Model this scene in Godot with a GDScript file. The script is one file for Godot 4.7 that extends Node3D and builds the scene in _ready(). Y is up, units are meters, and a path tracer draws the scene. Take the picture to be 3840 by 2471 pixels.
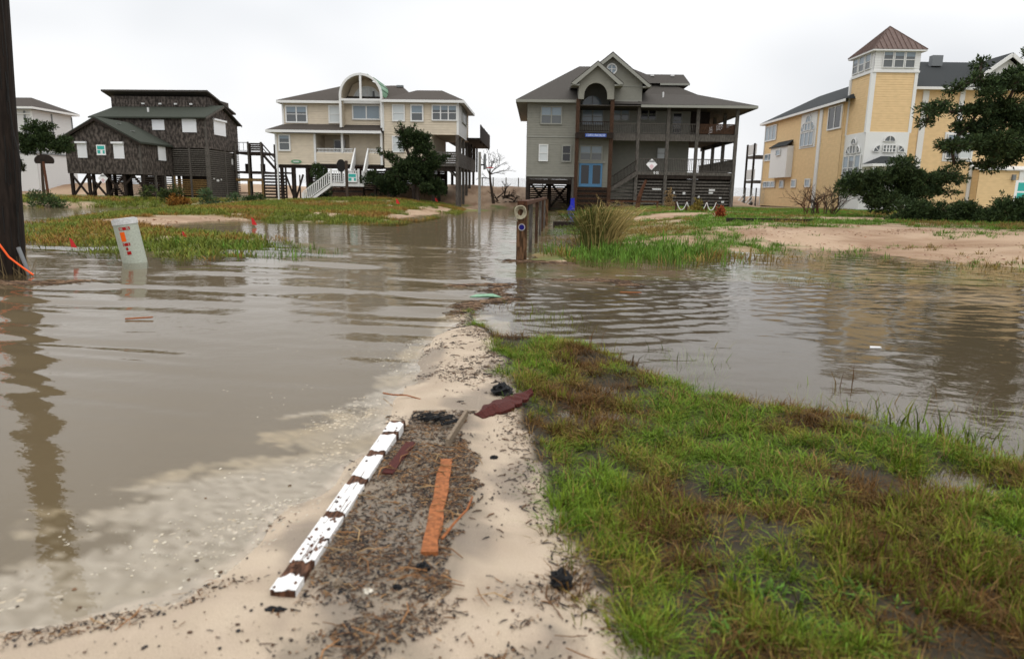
extends Node3D
# A flooded beach street: houses on stilts behind a sheet of muddy flood water, a sandy verge with wrack and turf in front.

var rng := RandomNumberGenerator.new()
var taken := {}
var unit := BoxMesh.new()
var nz := FastNoiseLite.new()
var nf := FastNoiseLite.new()
var M := {}

class G:
	var v := PackedVector3Array()
	var n := PackedVector3Array()
	var c := PackedColorArray()
	var i := PackedInt32Array()
	var tint := Color.WHITE
	func tri(a: Vector3, b: Vector3, d: Vector3) -> void:
		var m := (d - a).cross(b - a).normalized()
		var k := v.size()
		for p in [a, b, d]:
			v.append(p); n.append(m); c.append(tint)
		i.append_array(PackedInt32Array([k, k + 1, k + 2]))
	func quad(a: Vector3, b: Vector3, d: Vector3, e: Vector3) -> void:
		var m := (d - a).cross(b - a)
		if m.length_squared() < 1e-14:
			m = (e - a).cross(d - a)
		m = m.normalized()
		var k := v.size()
		for p in [a, b, d, e]:
			v.append(p); n.append(m); c.append(tint)
		i.append_array(PackedInt32Array([k, k + 1, k + 2, k, k + 2, k + 3]))
	func face(a: Vector3, b: Vector3, d: Vector3, e: Vector3, out: Vector3) -> void:
		if (d - a).cross(b - a).dot(out) < 0.0:
			quad(a, e, d, b)
		else:
			quad(a, b, d, e)
	func poly(p: Array, out: Vector3) -> void:
		for k in range(1, p.size() - 1):
			var a: Vector3 = p[0]
			var b: Vector3 = p[k]
			var d: Vector3 = p[k + 1]
			if (d - a).cross(b - a).dot(out) < 0.0:
				tri(a, d, b)
			else:
				tri(a, b, d)
	func bx(lo: Vector3, hi: Vector3) -> void:
		hexa([Vector3(lo.x, lo.y, lo.z), Vector3(hi.x, lo.y, lo.z), Vector3(hi.x, hi.y, lo.z), Vector3(lo.x, hi.y, lo.z)], Vector3(0, 0, hi.z - lo.z))
	func hexa(p: Array, by: Vector3) -> void:  # a polygon pushed along by: a closed prism
		var mid := Vector3.ZERO
		for q in p:
			mid += q
		mid = mid / p.size() + by * 0.5
		poly(p, -by)
		var top := []
		for q in p:
			top.append(q + by)
		poly(top, by)
		for k in p.size():
			var a: Vector3 = p[k]
			var b: Vector3 = p[(k + 1) % p.size()]
			face(a, b, b + by, a + by, (a + b + by) * 0.5 - mid)
	func seg(p: Vector3, q: Vector3, w: float, h: float, up := Vector3.UP) -> void:  # a square bar from p to q
		var d := (q - p).normalized()
		var s := d.cross(up)
		if s.length() < 0.01:
			s = d.cross(Vector3.RIGHT)
		s = s.normalized() * w * 0.5
		var u := s.cross(d).normalized() * h * 0.5
		hexa([p - s - u, p + s - u, p + s + u, p - s + u], q - p)
	func tube(p: Vector3, q: Vector3, r0: float, r1: float, k := 8, caps := true) -> void:
		var d := (q - p).normalized()
		var s := d.cross(Vector3.UP)
		if s.length() < 0.05:
			s = d.cross(Vector3.RIGHT)
		s = s.normalized()
		var t := d.cross(s)
		var at := v.size()
		for e in k + 1:
			var a := TAU * e / k
			var o := s * cos(a) + t * sin(a)
			v.append(p + o * r0); n.append(o); c.append(tint)
			v.append(q + o * r1); n.append(o); c.append(tint)
		for e in k:
			var b := at + e * 2
			i.append_array(PackedInt32Array([b, b + 1, b + 2, b + 1, b + 3, b + 2]))
		if caps:
			var ring0 := []
			var ring1 := []
			for e in k:
				var a := TAU * e / k
				ring0.append(p + (s * cos(a) + t * sin(a)) * r0)
				ring1.append(q + (s * cos(a) + t * sin(a)) * r1)
			poly(ring0, -d)
			poly(ring1, d)
	func path(pts: Array, r0: float, r1: float, k := 6) -> void:
		for e in pts.size() - 1:
			var a := lerpf(r0, r1, float(e) / (pts.size() - 1))
			var b := lerpf(r0, r1, float(e + 1) / (pts.size() - 1))
			tube(pts[e], pts[e + 1], a, b, k)
	func lap(p: Vector3, along: Vector3, length: float, height: float, out: Vector3, course := 0.2) -> void:  # lapped boards, lowest edge proud
		var rows := maxi(1, roundi(height / course))
		var hh := height / rows
		var q := p + along * length
		for e in rows:
			var lo := Vector3.UP * hh * e
			var hi := Vector3.UP * hh * (e + 1)
			face(p + lo + out * 0.03, q + lo + out * 0.03, q + hi + out * 0.004, p + hi + out * 0.004, out)
			face(p + lo, q + lo, q + lo + out * 0.03, p + lo + out * 0.03, Vector3.DOWN)
	func lapbox(lo: Vector3, hi: Vector3, course := 0.2) -> void:
		var s := hi - lo
		lap(Vector3(lo.x, lo.y, hi.z), Vector3.RIGHT, s.x, s.y, Vector3.BACK, course)
		lap(Vector3(lo.x, lo.y, lo.z), Vector3.RIGHT, s.x, s.y, Vector3.FORWARD, course)
		lap(Vector3(lo.x, lo.y, lo.z), Vector3.BACK, s.z, s.y, Vector3.LEFT, course)
		lap(Vector3(hi.x, lo.y, lo.z), Vector3.BACK, s.z, s.y, Vector3.RIGHT, course)
		face(Vector3(lo.x, hi.y, lo.z), Vector3(hi.x, hi.y, lo.z), hi, Vector3(lo.x, hi.y, hi.z), Vector3.UP)
		face(lo, Vector3(hi.x, lo.y, lo.z), Vector3(hi.x, lo.y, hi.z), Vector3(lo.x, lo.y, hi.z), Vector3.DOWN)
	func made() -> ArrayMesh:
		var a := []
		a.resize(Mesh.ARRAY_MAX)
		a[Mesh.ARRAY_VERTEX] = v
		a[Mesh.ARRAY_NORMAL] = n
		a[Mesh.ARRAY_COLOR] = c
		a[Mesh.ARRAY_INDEX] = i
		var m := ArrayMesh.new()
		m.add_surface_from_arrays(Mesh.PRIMITIVE_TRIANGLES, a)
		return m


func V(x: float, y: float, z: float) -> Vector3:
	return Vector3(x, y, z)


func numbered(called: String) -> String:
	var k: int = taken.get(called, 0)
	taken[called] = k + 1
	return called if k == 0 else "%s_%03d" % [called, k]


func tag(o: Node, label: String, category: String, group := "", kind := "") -> void:
	if label: o.set_meta("label", label)
	if category: o.set_meta("category", category)
	if group: o.set_meta("group", group)
	if kind: o.set_meta("kind", kind)


func thing(called: String, label: String, category: String, at := Vector3.ZERO, yaw := 0.0, group := "") -> Node3D:
	var o := Node3D.new()
	o.name = numbered(called)
	add_child(o)
	o.position = at
	o.rotation.y = yaw
	tag(o, label, category, group)
	return o


func put(parent: Node, called: String, m: Material, g: G, at := Vector3.ZERO, yaw := 0.0) -> MeshInstance3D:
	var o := MeshInstance3D.new()
	o.name = called if parent != self else numbered(called)
	o.mesh = g.made()
	o.material_override = m
	o.position = at
	o.rotation.y = yaw
	parent.add_child(o, true)
	return o


func box(parent: Node, called: String, m: Material, lo: Vector3, hi: Vector3) -> MeshInstance3D:
	var o := MeshInstance3D.new()
	o.name = called
	o.mesh = unit
	o.material_override = m
	o.position = (lo + hi) * 0.5
	o.scale = (hi - lo).abs()
	parent.add_child(o, true)
	return o


func bar(parent: Node, called: String, m: Material, p: Vector3, q: Vector3, w: float, h: float) -> MeshInstance3D:
	var g := G.new()
	g.seg(p, q, w, h)
	return put(parent, called, m, g)


func stuff(o: Node) -> void:
	o.set_meta("kind", "stuff")


# ---- materials ----
func lin(r: float, g: float, b: float) -> Color:
	return Color(r, g, b).linear_to_srgb()


func noise_tex(freq: float, lo: float, hi: float, sd: int, size := 512, kind := FastNoiseLite.TYPE_SIMPLEX_SMOOTH, stretch := 1.0) -> NoiseTexture2D:
	var t := NoiseTexture2D.new()
	var f := FastNoiseLite.new()
	f.seed = sd
	f.noise_type = kind
	f.frequency = freq
	f.fractal_octaves = 5
	t.noise = f
	t.width = size
	t.height = int(size * stretch)
	t.seamless = true
	var r := Gradient.new()
	r.set_color(0, lin(lo, lo, lo))
	r.set_color(1, lin(hi, hi, hi))
	r.set_offset(0, 0.2)
	r.set_offset(1, 0.8)
	t.color_ramp = r
	return t


func mk(called: String, col: Color, rough := 0.8, tex: Texture2D = null, sc := 1.0, spec := 0.28) -> StandardMaterial3D:
	var m := StandardMaterial3D.new()
	m.resource_name = called
	m.albedo_color = col
	m.roughness = rough
	m.metallic_specular = spec
	if tex:
		m.albedo_texture = tex
		m.uv1_triplanar = true
		m.uv1_world_triplanar = true
		m.uv1_scale = Vector3(sc, sc, sc)
	M[called] = m
	return m


func materials() -> void:
	var grain := noise_tex(0.02, 0.55, 1.0, 3)
	var fine := noise_tex(0.09, 0.7, 1.0, 5)
	var stain := noise_tex(0.012, 0.9, 1.0, 71, 512, FastNoiseLite.TYPE_SIMPLEX_SMOOTH, 2.0)
	var streak := noise_tex(0.05, 0.45, 1.0, 7, 256, FastNoiseLite.TYPE_SIMPLEX_SMOOTH, 0.2)
	var shing := noise_tex(0.12, 0.35, 1.0, 9, 512, FastNoiseLite.TYPE_CELLULAR)
	mk("beige", lin(0.60, 0.52, 0.405), 0.75, stain, 0.2)
	mk("white", lin(0.78, 0.78, 0.76), 0.6, fine, 0.5)
	mk("offwhite", lin(0.66, 0.66, 0.65), 0.7, fine, 0.5)
	mk("grey_siding", lin(0.235, 0.23, 0.195), 0.8, stain, 0.22)
	mk("grey_trim", lin(0.30, 0.30, 0.265), 0.8, fine, 0.5)
	mk("yellow", lin(0.70, 0.505, 0.275), 0.75, stain, 0.2)
	mk("shake", lin(0.125, 0.104, 0.09), 0.9, noise_tex(0.035, 0.18, 1.0, 55, 512, FastNoiseLite.TYPE_SIMPLEX_SMOOTH, 0.5), 0.16)
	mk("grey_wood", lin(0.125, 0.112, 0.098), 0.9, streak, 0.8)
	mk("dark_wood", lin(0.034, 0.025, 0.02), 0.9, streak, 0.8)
	mk("brown_wood", lin(0.075, 0.04, 0.024), 0.85, streak, 0.9)
	mk("tan_wood", lin(0.25, 0.155, 0.06), 0.85, streak, 0.9)
	mk("roof_brown", lin(0.10, 0.084, 0.072), 0.95, shing, 0.8)
	mk("roof_grey", lin(0.10, 0.09, 0.08), 0.95, shing, 0.8)
	mk("roof_green", lin(0.066, 0.074, 0.058), 0.95, shing, 0.8)
	mk("roof_slate", lin(0.055, 0.06, 0.062), 0.95, shing, 0.8)
	mk("green_metal", lin(0.19, 0.34, 0.22), 0.45, fine, 0.5)
	mk("copper", lin(0.135, 0.086, 0.07), 0.5, grain, 0.5)
	mk("blue_door", lin(0.085, 0.20, 0.34), 0.5)
	mk("dark", lin(0.012, 0.012, 0.014), 0.1, null, 1.0, 0.5)
	mk("curtain", lin(0.5, 0.53, 0.53), 0.12, null, 1.0, 0.5)
	mk("greyblind", lin(0.10, 0.108, 0.112), 0.1, null, 1.0, 0.5)
	mk("dull_grey", lin(0.17, 0.18, 0.185), 0.8)
	mk("bluish", lin(0.2, 0.25, 0.29), 0.1, null, 1.0, 0.5)
	mk("shutter", lin(0.72, 0.73, 0.75), 0.5)
	mk("teal", lin(0.05, 0.40, 0.36), 0.5)
	mk("print_white", lin(0.8, 0.8, 0.8), 0.5)
	mk("print_pink", lin(0.72, 0.52, 0.55), 0.5)
	mk("print_grey", lin(0.25, 0.25, 0.25), 0.5)
	mk("sign_blue", lin(0.05, 0.09, 0.30), 0.4)
	mk("sign_text", lin(0.45, 0.52, 0.75), 0.5)
	mk("sign_green", lin(0.13, 0.27, 0.16), 0.6)
	mk("bin_blue", lin(0.02, 0.03, 0.45), 0.35)
	mk("black", lin(0.015, 0.014, 0.013), 0.5)
	mk("red", lin(0.55, 0.03, 0.03), 0.5)
	mk("orange", lin(0.75, 0.10, 0.02), 0.4)
	mk("decal_red", lin(0.33, 0.008, 0.008), 0.5)
	mk("decal_orange", lin(0.78, 0.12, 0.01), 0.45)
	mk("pipe", lin(0.45, 0.48, 0.40), 0.45, fine, 0.6)
	mk("pole", lin(0.03, 0.021, 0.016), 0.8, noise_tex(0.05, 0.35, 1.0, 17, 256, FastNoiseLite.TYPE_SIMPLEX_SMOOTH, 0.12), 1.3)
	mk("post", lin(0.155, 0.083, 0.042), 0.8, noise_tex(0.04, 0.25, 1.0, 19, 256, FastNoiseLite.TYPE_SIMPLEX_SMOOTH, 0.15), 1.6)
	mk("cap", lin(0.10, 0.042, 0.022), 0.8, streak, 1.2)
	mk("rope", lin(0.42, 0.38, 0.27), 0.9, grain, 4.0)
	mk("reflector_blue", lin(0.012, 0.010, 0.14), 0.35)
	mk("ring_grey", lin(0.4, 0.38, 0.36), 0.5)
	mk("galv", lin(0.28, 0.27, 0.24), 0.6, grain, 1.5)
	mk("rust", lin(0.12, 0.05, 0.028), 0.8, grain, 2.0)
	mk("bark", lin(0.075, 0.055, 0.042), 0.9, grain, 2.0)
	mk("plank_orange", lin(0.33, 0.115, 0.04), 0.7, noise_tex(0.012, 0.5, 1.0, 29, 512), 5.0)
	mk("plank_brown", lin(0.13, 0.06, 0.034), 0.8, noise_tex(0.03, 0.2, 1.0, 31, 512, FastNoiseLite.TYPE_SIMPLEX_SMOOTH, 0.25), 3.0)
	mk("plank_grey", lin(0.22, 0.17, 0.12), 0.85, grain, 5.0)
	mk("red_bark", lin(0.095, 0.02, 0.015), 0.7, noise_tex(0.03, 0.3, 1.0, 33), 6.0)
	mk("paint", lin(0.74, 0.73, 0.71), 0.6, noise_tex(0.02, 0.72, 1.0, 35), 4.0)
	mk("charcoal", lin(0.012, 0.012, 0.013), 0.7, grain, 6.0)
	mk("stone_pale", lin(0.6, 0.55, 0.46), 0.7, grain, 6.0)
	mk("net", lin(0.36, 0.37, 0.36), 0.8)
	mk("debris", Color.WHITE, 0.8).vertex_color_use_as_albedo = true
	mk("foam", Color.WHITE, 0.5).vertex_color_use_as_albedo = true
	var l := mk("leaf", Color.WHITE, 0.75, null, 1.0, 0.2)
	l.vertex_color_use_as_albedo = true
	l.backlight_enabled = true
	l.backlight = Color(0.16, 0.16, 0.1)
	var gm := mk("ground", Color.WHITE, 0.75, noise_tex(0.09, 0.68, 1.06, 41, 1024), 2.2)
	gm.vertex_color_use_as_albedo = true
	gm.heightmap_enabled = true
	gm.heightmap_texture = noise_tex(0.12, 0.0, 1.0, 43, 1024)
	gm.heightmap_scale = 0.18
	var w := mk("water", Color(1, 1, 1, 0.42), 0.035)
	var rip := NoiseTexture2D.new()
	var rf := FastNoiseLite.new()
	rf.seed = 61
	rf.frequency = 0.03
	rf.fractal_octaves = 4
	rip.noise = rf
	rip.width = 1024
	rip.height = 1024
	rip.seamless = true
	rip.as_normal_map = true
	rip.bump_strength = 3.0
	w.normal_enabled = true
	w.normal_texture = rip
	w.normal_scale = 0.085
	w.uv1_triplanar = true
	w.uv1_world_triplanar = true
	w.uv1_scale = Vector3(0.22, 0.22, 0.4)
	w.vertex_color_use_as_albedo = true
	w.transparency = BaseMaterial3D.TRANSPARENCY_ALPHA
	w.metallic_specular = 0.37


func window(parent: Node, at: Vector3, yaw: float, w: float, h: float, cols := 1, rows := 2, fm := "white", back := "greyblind", fr := 0.11) -> MeshInstance3D:
	var g := G.new()
	g.bx(V(-fr, -fr, 0), V(w + fr, 0, 0.1))
	g.bx(V(-fr, h, 0), V(w + fr, h + fr, 0.1))
	g.bx(V(-fr, 0, 0), V(0, h, 0.097))
	g.bx(V(w, 0, 0), V(w + fr, h, 0.097))
	for k in range(1, cols):
		g.bx(V(w * k / cols - 0.05, 0, 0), V(w * k / cols + 0.05, h, 0.09))
	for k in range(1, rows):
		g.bx(V(0, h * k / rows - 0.025, 0), V(w, h * k / rows + 0.025, 0.085))
	var o := put(parent, "window", M[fm], g, at, yaw)
	if back == "greyblind" and h > 0.9:
		var drop := h * (0.18 + 0.4 * absf(sin(at.x * 3.7 + at.y * 2.3 + at.z)))
		box(o, "blind", M.bluish, V(0, h - drop, 0.03), V(w, h, 0.056))
	for k in cols:
		box(o, "pane", M[back], V(w * k / cols, 0, 0.03), V(w * (k + 1) / cols, h, 0.05))
	return o


func fan_window(parent: Node, at: Vector3, yaw: float, r: float, a0: float, a1: float, fm := "white", back := "greyblind", fr := 0.08) -> void:  # a part of a disc, framed
	var g := G.new()
	var p := G.new()
	var steps := 10
	for k in steps:
		var a := lerpf(a0, a1, float(k) / steps)
		var b := lerpf(a0, a1, float(k + 1) / steps)
		var u := V(cos(a), sin(a), 0)
		var w := V(cos(b), sin(b), 0)
		g.hexa([u * r, u * (r + fr), w * (r + fr), w * r], V(0, 0, 0.09))
		p.tri(V(0, 0, 0.045), w * r + V(0, 0, 0.045), u * r + V(0, 0, 0.045))
	for a in [a0, a1] + ([(a0 + a1) * 0.5] if r > 0.35 else []):
		g.seg(V(0, 0, 0.045), V(cos(a), sin(a), 0) * r + V(0, 0, 0.045), 0.045, 0.088, V(0, 0, 1))
	var o := put(parent, "arched_window", M[fm], g, at, yaw)
	put(o, "pane", M[back], p)


func railing(parent: Node, m: Material, p: Vector3, q: Vector3, h: float, gap := 0.14, w := 0.04, called := "railing") -> void:
	var g := G.new()
	var up := Vector3.UP * h
	g.seg(p + up, q + up, 0.1, 0.07)
	g.seg(p + Vector3.UP * 0.12, q + Vector3.UP * 0.12, 0.06, 0.06)
	var o := put(parent, called, m, g)
	var b := G.new()
	var k := maxi(2, int(p.distance_to(q) / gap))
	for e in range(1, k):
		var c := p.lerp(q, float(e) / k)
		b.seg(c + Vector3.UP * 0.15, c + up - Vector3.UP * 0.035, w, w)
	stuff(put(o, "balusters", m, b))


func slats(parent: Node, m: Material, x0: float, x1: float, y0: float, y1: float, z: float, pitch: float, h: float, miss := 0.0) -> void:
	var y := y0
	while y + h <= y1:
		if rng.randf() >= miss:
			box(parent, "slat", m, V(x0, y + rng.randf_range(-0.01, 0.01), z - 0.02), V(x1, y + h, z + 0.02))
		y += pitch


func roof(parent: Node, called: String, m: Material, polys: Array, at := Vector3.ZERO) -> MeshInstance3D:
	var g := G.new()
	for p in polys:
		var a: Vector3 = p[0]
		var nn: Vector3 = ((p[2] as Vector3) - a).cross((p[1] as Vector3) - a)
		var outv := Vector3.UP if absf(nn.normalized().y) > 0.05 else nn
		if p.size() > 4 and p[4] is float:
			pass
		g.poly(p, outv)
	return put(parent, called, m, g, at)


func hip(parent: Node, m: Material, fm: Material, x0: float, x1: float, z0: float, z1: float, y: float, ra: Vector3, rb: Vector3, fh := 0.22) -> void:  # z0 the front eave (larger z)
	var a := V(x0, y, z0)
	var b := V(x1, y, z0)
	var c := V(x1, y, z1)
	var d := V(x0, y, z1)
	roof(parent, "roof", m, [[a, b, rb, ra], [b, c, rb], [c, d, ra, rb], [d, a, ra]])
	box(parent, "soffit", fm, V(x0 + 0.05, y - 0.06, z1 + 0.05), V(x1 - 0.05, y - 0.02, z0 - 0.05))
	box(parent, "fascia", fm, V(x0, y - fh, z0 - 0.04), V(x1, y - 0.004, z0 + 0.004))
	box(parent, "fascia", fm, V(x0, y - fh, z1), V(x1, y - 0.004, z1 + 0.04))
	box(parent, "fascia", fm, V(x0 - 0.004, y - fh, z1 + 0.04), V(x0 + 0.04, y - 0.004, z0 - 0.04))
	box(parent, "fascia", fm, V(x1 - 0.04, y - fh, z1 + 0.04), V(x1 + 0.004, y - 0.004, z0 - 0.04))


func slope(parent: Node, called: String, m: Material, a: Vector3, b: Vector3, c: Vector3, d: Vector3, th := 0.18) -> void:  # a tilted slab, a-b-c-d its top
	var g := G.new()
	g.hexa([a, b, c, d], Vector3.DOWN * th)
	put(parent, called, m, g)


# ---- houses ----
func grey_house() -> void:
	var H := thing("beach_house", "weathered grey stilt house with blue double doors, arched portico and wraparound decks", "house", V(1.01, 0.10, -60.0), deg_to_rad(-2.0))
	var g := G.new()
	g.lapbox(V(0, 2.8, -9), V(4.15, 8.75, 0))
	put(H, "wall", M.grey_siding, g)
	box(H, "trim_band", M.grey_trim, V(-0.04, 5.97, -9), V(4.19, 6.07, 0.06))
	box(H, "trim_band", M.grey_trim, V(-0.04, 2.72, -9), V(4.19, 2.82, 0.06))
	g = G.new()
	g.lapbox(V(4.16, 0.9, -13), V(14.2, 8.6, -2.5))
	put(H, "wall", M.grey_siding, g)
	g = G.new()
	g.lapbox(V(4.3, 1.9, -2.45), V(7.15, 6.0, -0.5))
	put(H, "wall", M.grey_siding, g)
	g = G.new()
	g.lapbox(V(14.21, 6.31, -12.5), V(15.9, 8.5, -2.7))
	put(H, "wall", M.dark_wood, g)
	box(H, "shade_wall", M.dark_wood, V(9.5, -0.2, -1.2), V(17.42, 2.7, -1.1))  # dark wall added behind the slats so the gaps show shade
	box(H, "shade_wall", M.dark_wood, V(17.3, -0.2, -12.9), V(17.42, 2.7, -0.1))  # added end wall, closes the underside so it stays dark
	# stilts and open car port
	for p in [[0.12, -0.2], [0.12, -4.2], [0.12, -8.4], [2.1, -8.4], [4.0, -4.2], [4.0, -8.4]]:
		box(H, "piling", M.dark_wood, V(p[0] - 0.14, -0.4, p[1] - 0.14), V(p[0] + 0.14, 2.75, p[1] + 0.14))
	g = G.new()
	g.hexa([V(3.86, -0.4, -0.3), V(4.38, -0.4, -0.3), V(4.2, 2.7, -0.3), V(3.92, 2.7, -0.3)], V(0, 0, 0.3))
	put(H, "pier", M.grey_wood, g)
	for k in 3:
		box(H, "header_board", M.dark_wood if k < 2 else M.grey_wood, V(0.02, 2.1 + k * 0.205, -0.12), V(3.88, 2.29 + k * 0.205, -0.02 - k * 0.02))
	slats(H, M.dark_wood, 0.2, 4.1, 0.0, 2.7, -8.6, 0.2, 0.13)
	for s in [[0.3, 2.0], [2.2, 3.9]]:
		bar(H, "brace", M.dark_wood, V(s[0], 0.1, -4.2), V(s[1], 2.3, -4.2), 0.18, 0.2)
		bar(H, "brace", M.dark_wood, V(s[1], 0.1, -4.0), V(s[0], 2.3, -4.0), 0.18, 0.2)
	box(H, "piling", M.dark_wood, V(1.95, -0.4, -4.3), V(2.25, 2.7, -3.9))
	# entry
	for k in 9:
		box(H, "skirt_board", M.dark_wood if k % 2 else M.brown_wood, V(4.4, 0.0 + k * 0.21, -0.6), V(7.0, 0.19 + k * 0.21, -0.44))
	g = G.new()
	for s in [0.0, 0.99]:
		g.bx(V(s, 0, 0), V(s + 0.16, 1.95, 0.1))
		g.bx(V(s + 0.83, 0, 0), V(s + 0.98, 1.95, 0.1))
		g.bx(V(s + 0.16, 0, 0), V(s + 0.83, 0.25, 0.1))
		g.bx(V(s + 0.16, 1.82, 0), V(s + 0.83, 1.95, 0.1))
	var d := put(H, "door", M.blue_door, g, V(4.55, 1.93, -0.48))
	for s in [0.0, 0.99]:
		box(d, "pane", M.dark, V(s + 0.16, 0.25, 0.03), V(s + 0.83, 1.82, 0.05))
	window(H, V(4.62, 4.2, -0.48), 0, 1.78, 1.1, 2, 2, "grey_trim", "greyblind")
	box(H, "head_trim", M.grey_trim, V(4.4, 3.92, -0.49), V(6.75, 4.06, -0.36))
	# left block windows
	window(H, V(1.22, 7.12, 0.03), 0, 1.62, 1.28, 2, 2, "grey_trim", "greyblind")
	window(H, V(1.1, 4.06, 0.03), 0, 0.66, 1.26, 1, 2, "white", "curtain", 0.07)
	window(H, V(3.08, 4.06, 0.03), 0, 0.62, 1.2, 1, 2, "grey_trim", "dark")
	# windows behind the porches
	window(H, V(4.8, 7.3, -2.46), 0, 1.75, 1.35, 2, 2, "grey_trim", "bluish")
	fan_window(H, V(5.6, 8.85, -2.46), 0, 0.85, 0.0, PI, "grey_trim", "bluish")
	window(H, V(7.5, 7.72, -2.46), 0, 1.3, 0.95, 2, 2, "grey_trim", "greyblind")
	window(H, V(9.9, 7.8, -2.46), 0, 1.25, 0.82, 2, 2, "grey_trim", "dark")
	window(H, V(11.5, 4.5, -2.46), 0, 0.65, 0.85, 1, 2, "grey_trim", "curtain", 0.08)
	window(H, V(12.7, 6.55, -2.46), 0, 0.7, 1.75, 1, 3, "grey_trim", "dark", 0.1)
	# decks
	box(H, "deck", M.grey_wood, V(4.1, 6.12, -2.5), V(17.6, 6.3, 0.15))
	box(H, "deck", M.grey_wood, V(14.2, 6.12, -13), V(17.6, 6.3, -2.5))
	box(H, "fascia", M.grey_wood, V(7.0, 5.78, 0.152), V(17.6, 6.34, 0.22))
	box(H, "fascia", M.grey_wood, V(17.604, 5.78, -13), V(17.67, 6.34, 0.15))
	box(H, "deck", M.grey_wood, V(9.3, 3.0, -2.5), V(17.6, 3.2, 0.15))
	box(H, "deck", M.grey_wood, V(14.2, 3.0, -13), V(17.6, 3.2, -2.5))
	box(H, "fascia", M.dark_wood, V(9.3, 2.68, 0.152), V(17.6, 2.98, 0.2))
	box(H, "fascia", M.grey_wood, V(9.3, 2.982, 0.152), V(17.6, 3.24, 0.24))
	box(H, "fascia", M.grey_wood, V(17.604, 2.7, -13), V(17.67, 3.24, 0.15))
	for x in [9.35, 11.82, 14.27, 17.52]:
		box(H, "column", M.grey_wood, V(x - 0.13, -0.3, 0.02), V(x + 0.13, 8.5 if x > 10.0 else 8.95, 0.28))
	for z in [-3.75, -7.4, -11.3]:
		box(H, "column", M.grey_wood, V(17.39, -0.3, z - 0.13), V(17.65, 8.5, z + 0.13))
	for x in [4.2, 7.02]:
		box(H, "column", M.brown_wood, V(x - 0.15, -0.3, 0.82), V(x + 0.15, 9.0, 1.12))
	for s in [[7.2, 9.25], [9.45, 11.7], [11.95, 14.15]]:
		railing(H, M.grey_wood, V(s[0], 6.32, 0.1), V(s[1], 6.32, 0.1), 0.85)
	for k in 7:
		box(H, "rail_board", M.brown_wood, V(14.4, 6.42 + k * 0.115, 0.06), V(17.38, 6.52 + k * 0.115, 0.12))
	railing(H, M.grey_wood, V(17.52, 6.32, 0), V(17.52, 6.32, -12.8), 0.85)
	for s in [[9.5, 11.7], [11.95, 14.15], [14.4, 17.38]]:
		railing(H, M.grey_wood, V(s[0], 3.22, 0.1), V(s[1], 3.22, 0.1), 1.1)
	railing(H, M.grey_wood, V(17.52, 3.22, 0), V(17.52, 3.22, -12.8), 1.1)
	# outside stair along the porch
	bar(H, "stringer", M.grey_wood, V(7.25, 1.75, 0.35), V(9.35, 3.1, 0.35), 0.06, 0.36)
	bar(H, "stringer", M.grey_wood, V(7.25, 1.75, -0.35), V(9.35, 3.1, -0.35), 0.06, 0.36)
	for k in 8:
		box(H, "tread", M.grey_wood, V(7.25 + k * 0.26, 1.86 + k * 0.168, -0.32), V(7.53 + k * 0.26, 1.9 + k * 0.168, 0.32))
	railing(H, M.dark_wood, V(7.3, 1.85, 0.35), V(9.3, 3.2, 0.35), 0.95)
	# slatted skirt
	box(H, "shade_board", M.dark_wood, V(4.5, -0.3, -2.48), V(14.2, 0.9, -2.44))  # dark sheet added to put shade in the skirt gaps
	for k in 8:
		var y := 0.35 + k * 0.29
		var from := 7.25 + maxf(0.0, (y + 0.15 - 1.75) / 0.643)
		if from < 9.0:
			box(H, "slat", M.grey_wood, V(from, y, 0.03), V(9.2, y + 0.16, 0.07))
	for s in [[9.5, 11.68], [11.97, 14.12], [14.42, 17.38]]:
		slats(H, M.grey_wood, s[0], s[1], 0.3, 2.68, 0.06, 0.262, 0.15)
	for p in [[15.6, 1.72, 0.5, 0.16], [15.6, 1.5, 0.35, 0.14], [13.4, 1.4, 0.22, 0.2], [12.6, 1.45, 0.14, 0.16], [16.5, 1.1, 0.2, 0.12], [16.7, 0.75, 0.25, 0.15], [14.7, 1.15, 0.15, 0.15], [10.8, 1.75, 0.75, 0.12], [9.8, 1.5, 0.2, 0.2]]:
		box(H, "ornament", M.offwhite, V(p[0], p[1], 0.085), V(p[0] + p[2], p[1] + p[3], 0.115))
	# roofs
	var rl := V(4.62, 12.92, -7)
	var rr := V(9.15, 12.9, -7)
	roof(H, "roof", M.roof_grey, [
		[V(-0.9, 8.95, 0.8), V(4.2, 8.95, 0.8), V(4.2, 12.59, -6.4)],
		[V(4.2, 10.77, -2.8), V(7, 10.77, -2.8), V(7, 12.9, -7), rl, V(4.2, 12.59, -6.4)],
		[V(-0.9, 8.95, 0.8), rl, V(-0.9, 8.95, -15)],
		[V(7, 8.66, 0.85), V(18.93, 8.62, 0.85), V(14.7, 9.9, -2.5), V(7, 9.9, -2.5)],
		[V(7, 9.9, -2.5), V(14.7, 9.9, -2.5), rr, V(7, 12.9, -7)],
		[V(18.93, 8.62, 0.85), V(18.93, 8.62, -15.5), V(14.7, 9.9, -12), V(14.7, 9.9, -2.5)],
		[V(14.7, 9.9, -2.5), V(14.7, 9.9, -12), rr],
		[V(-0.9, 8.95, -15), rl, rr, V(14.7, 9.9, -12)],
		[V(-0.9, 8.95, -15), V(14.7, 9.9, -12), V(18.93, 8.62, -15.5)],
	])
	box(H, "soffit", M.grey_wood, V(4.2, 8.5, -15.4), V(18.9, 8.56, 0.8))
	box(H, "soffit", M.grey_siding, V(-0.88, 8.74, -14.9), V(4.18, 8.8, 0.76))
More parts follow.
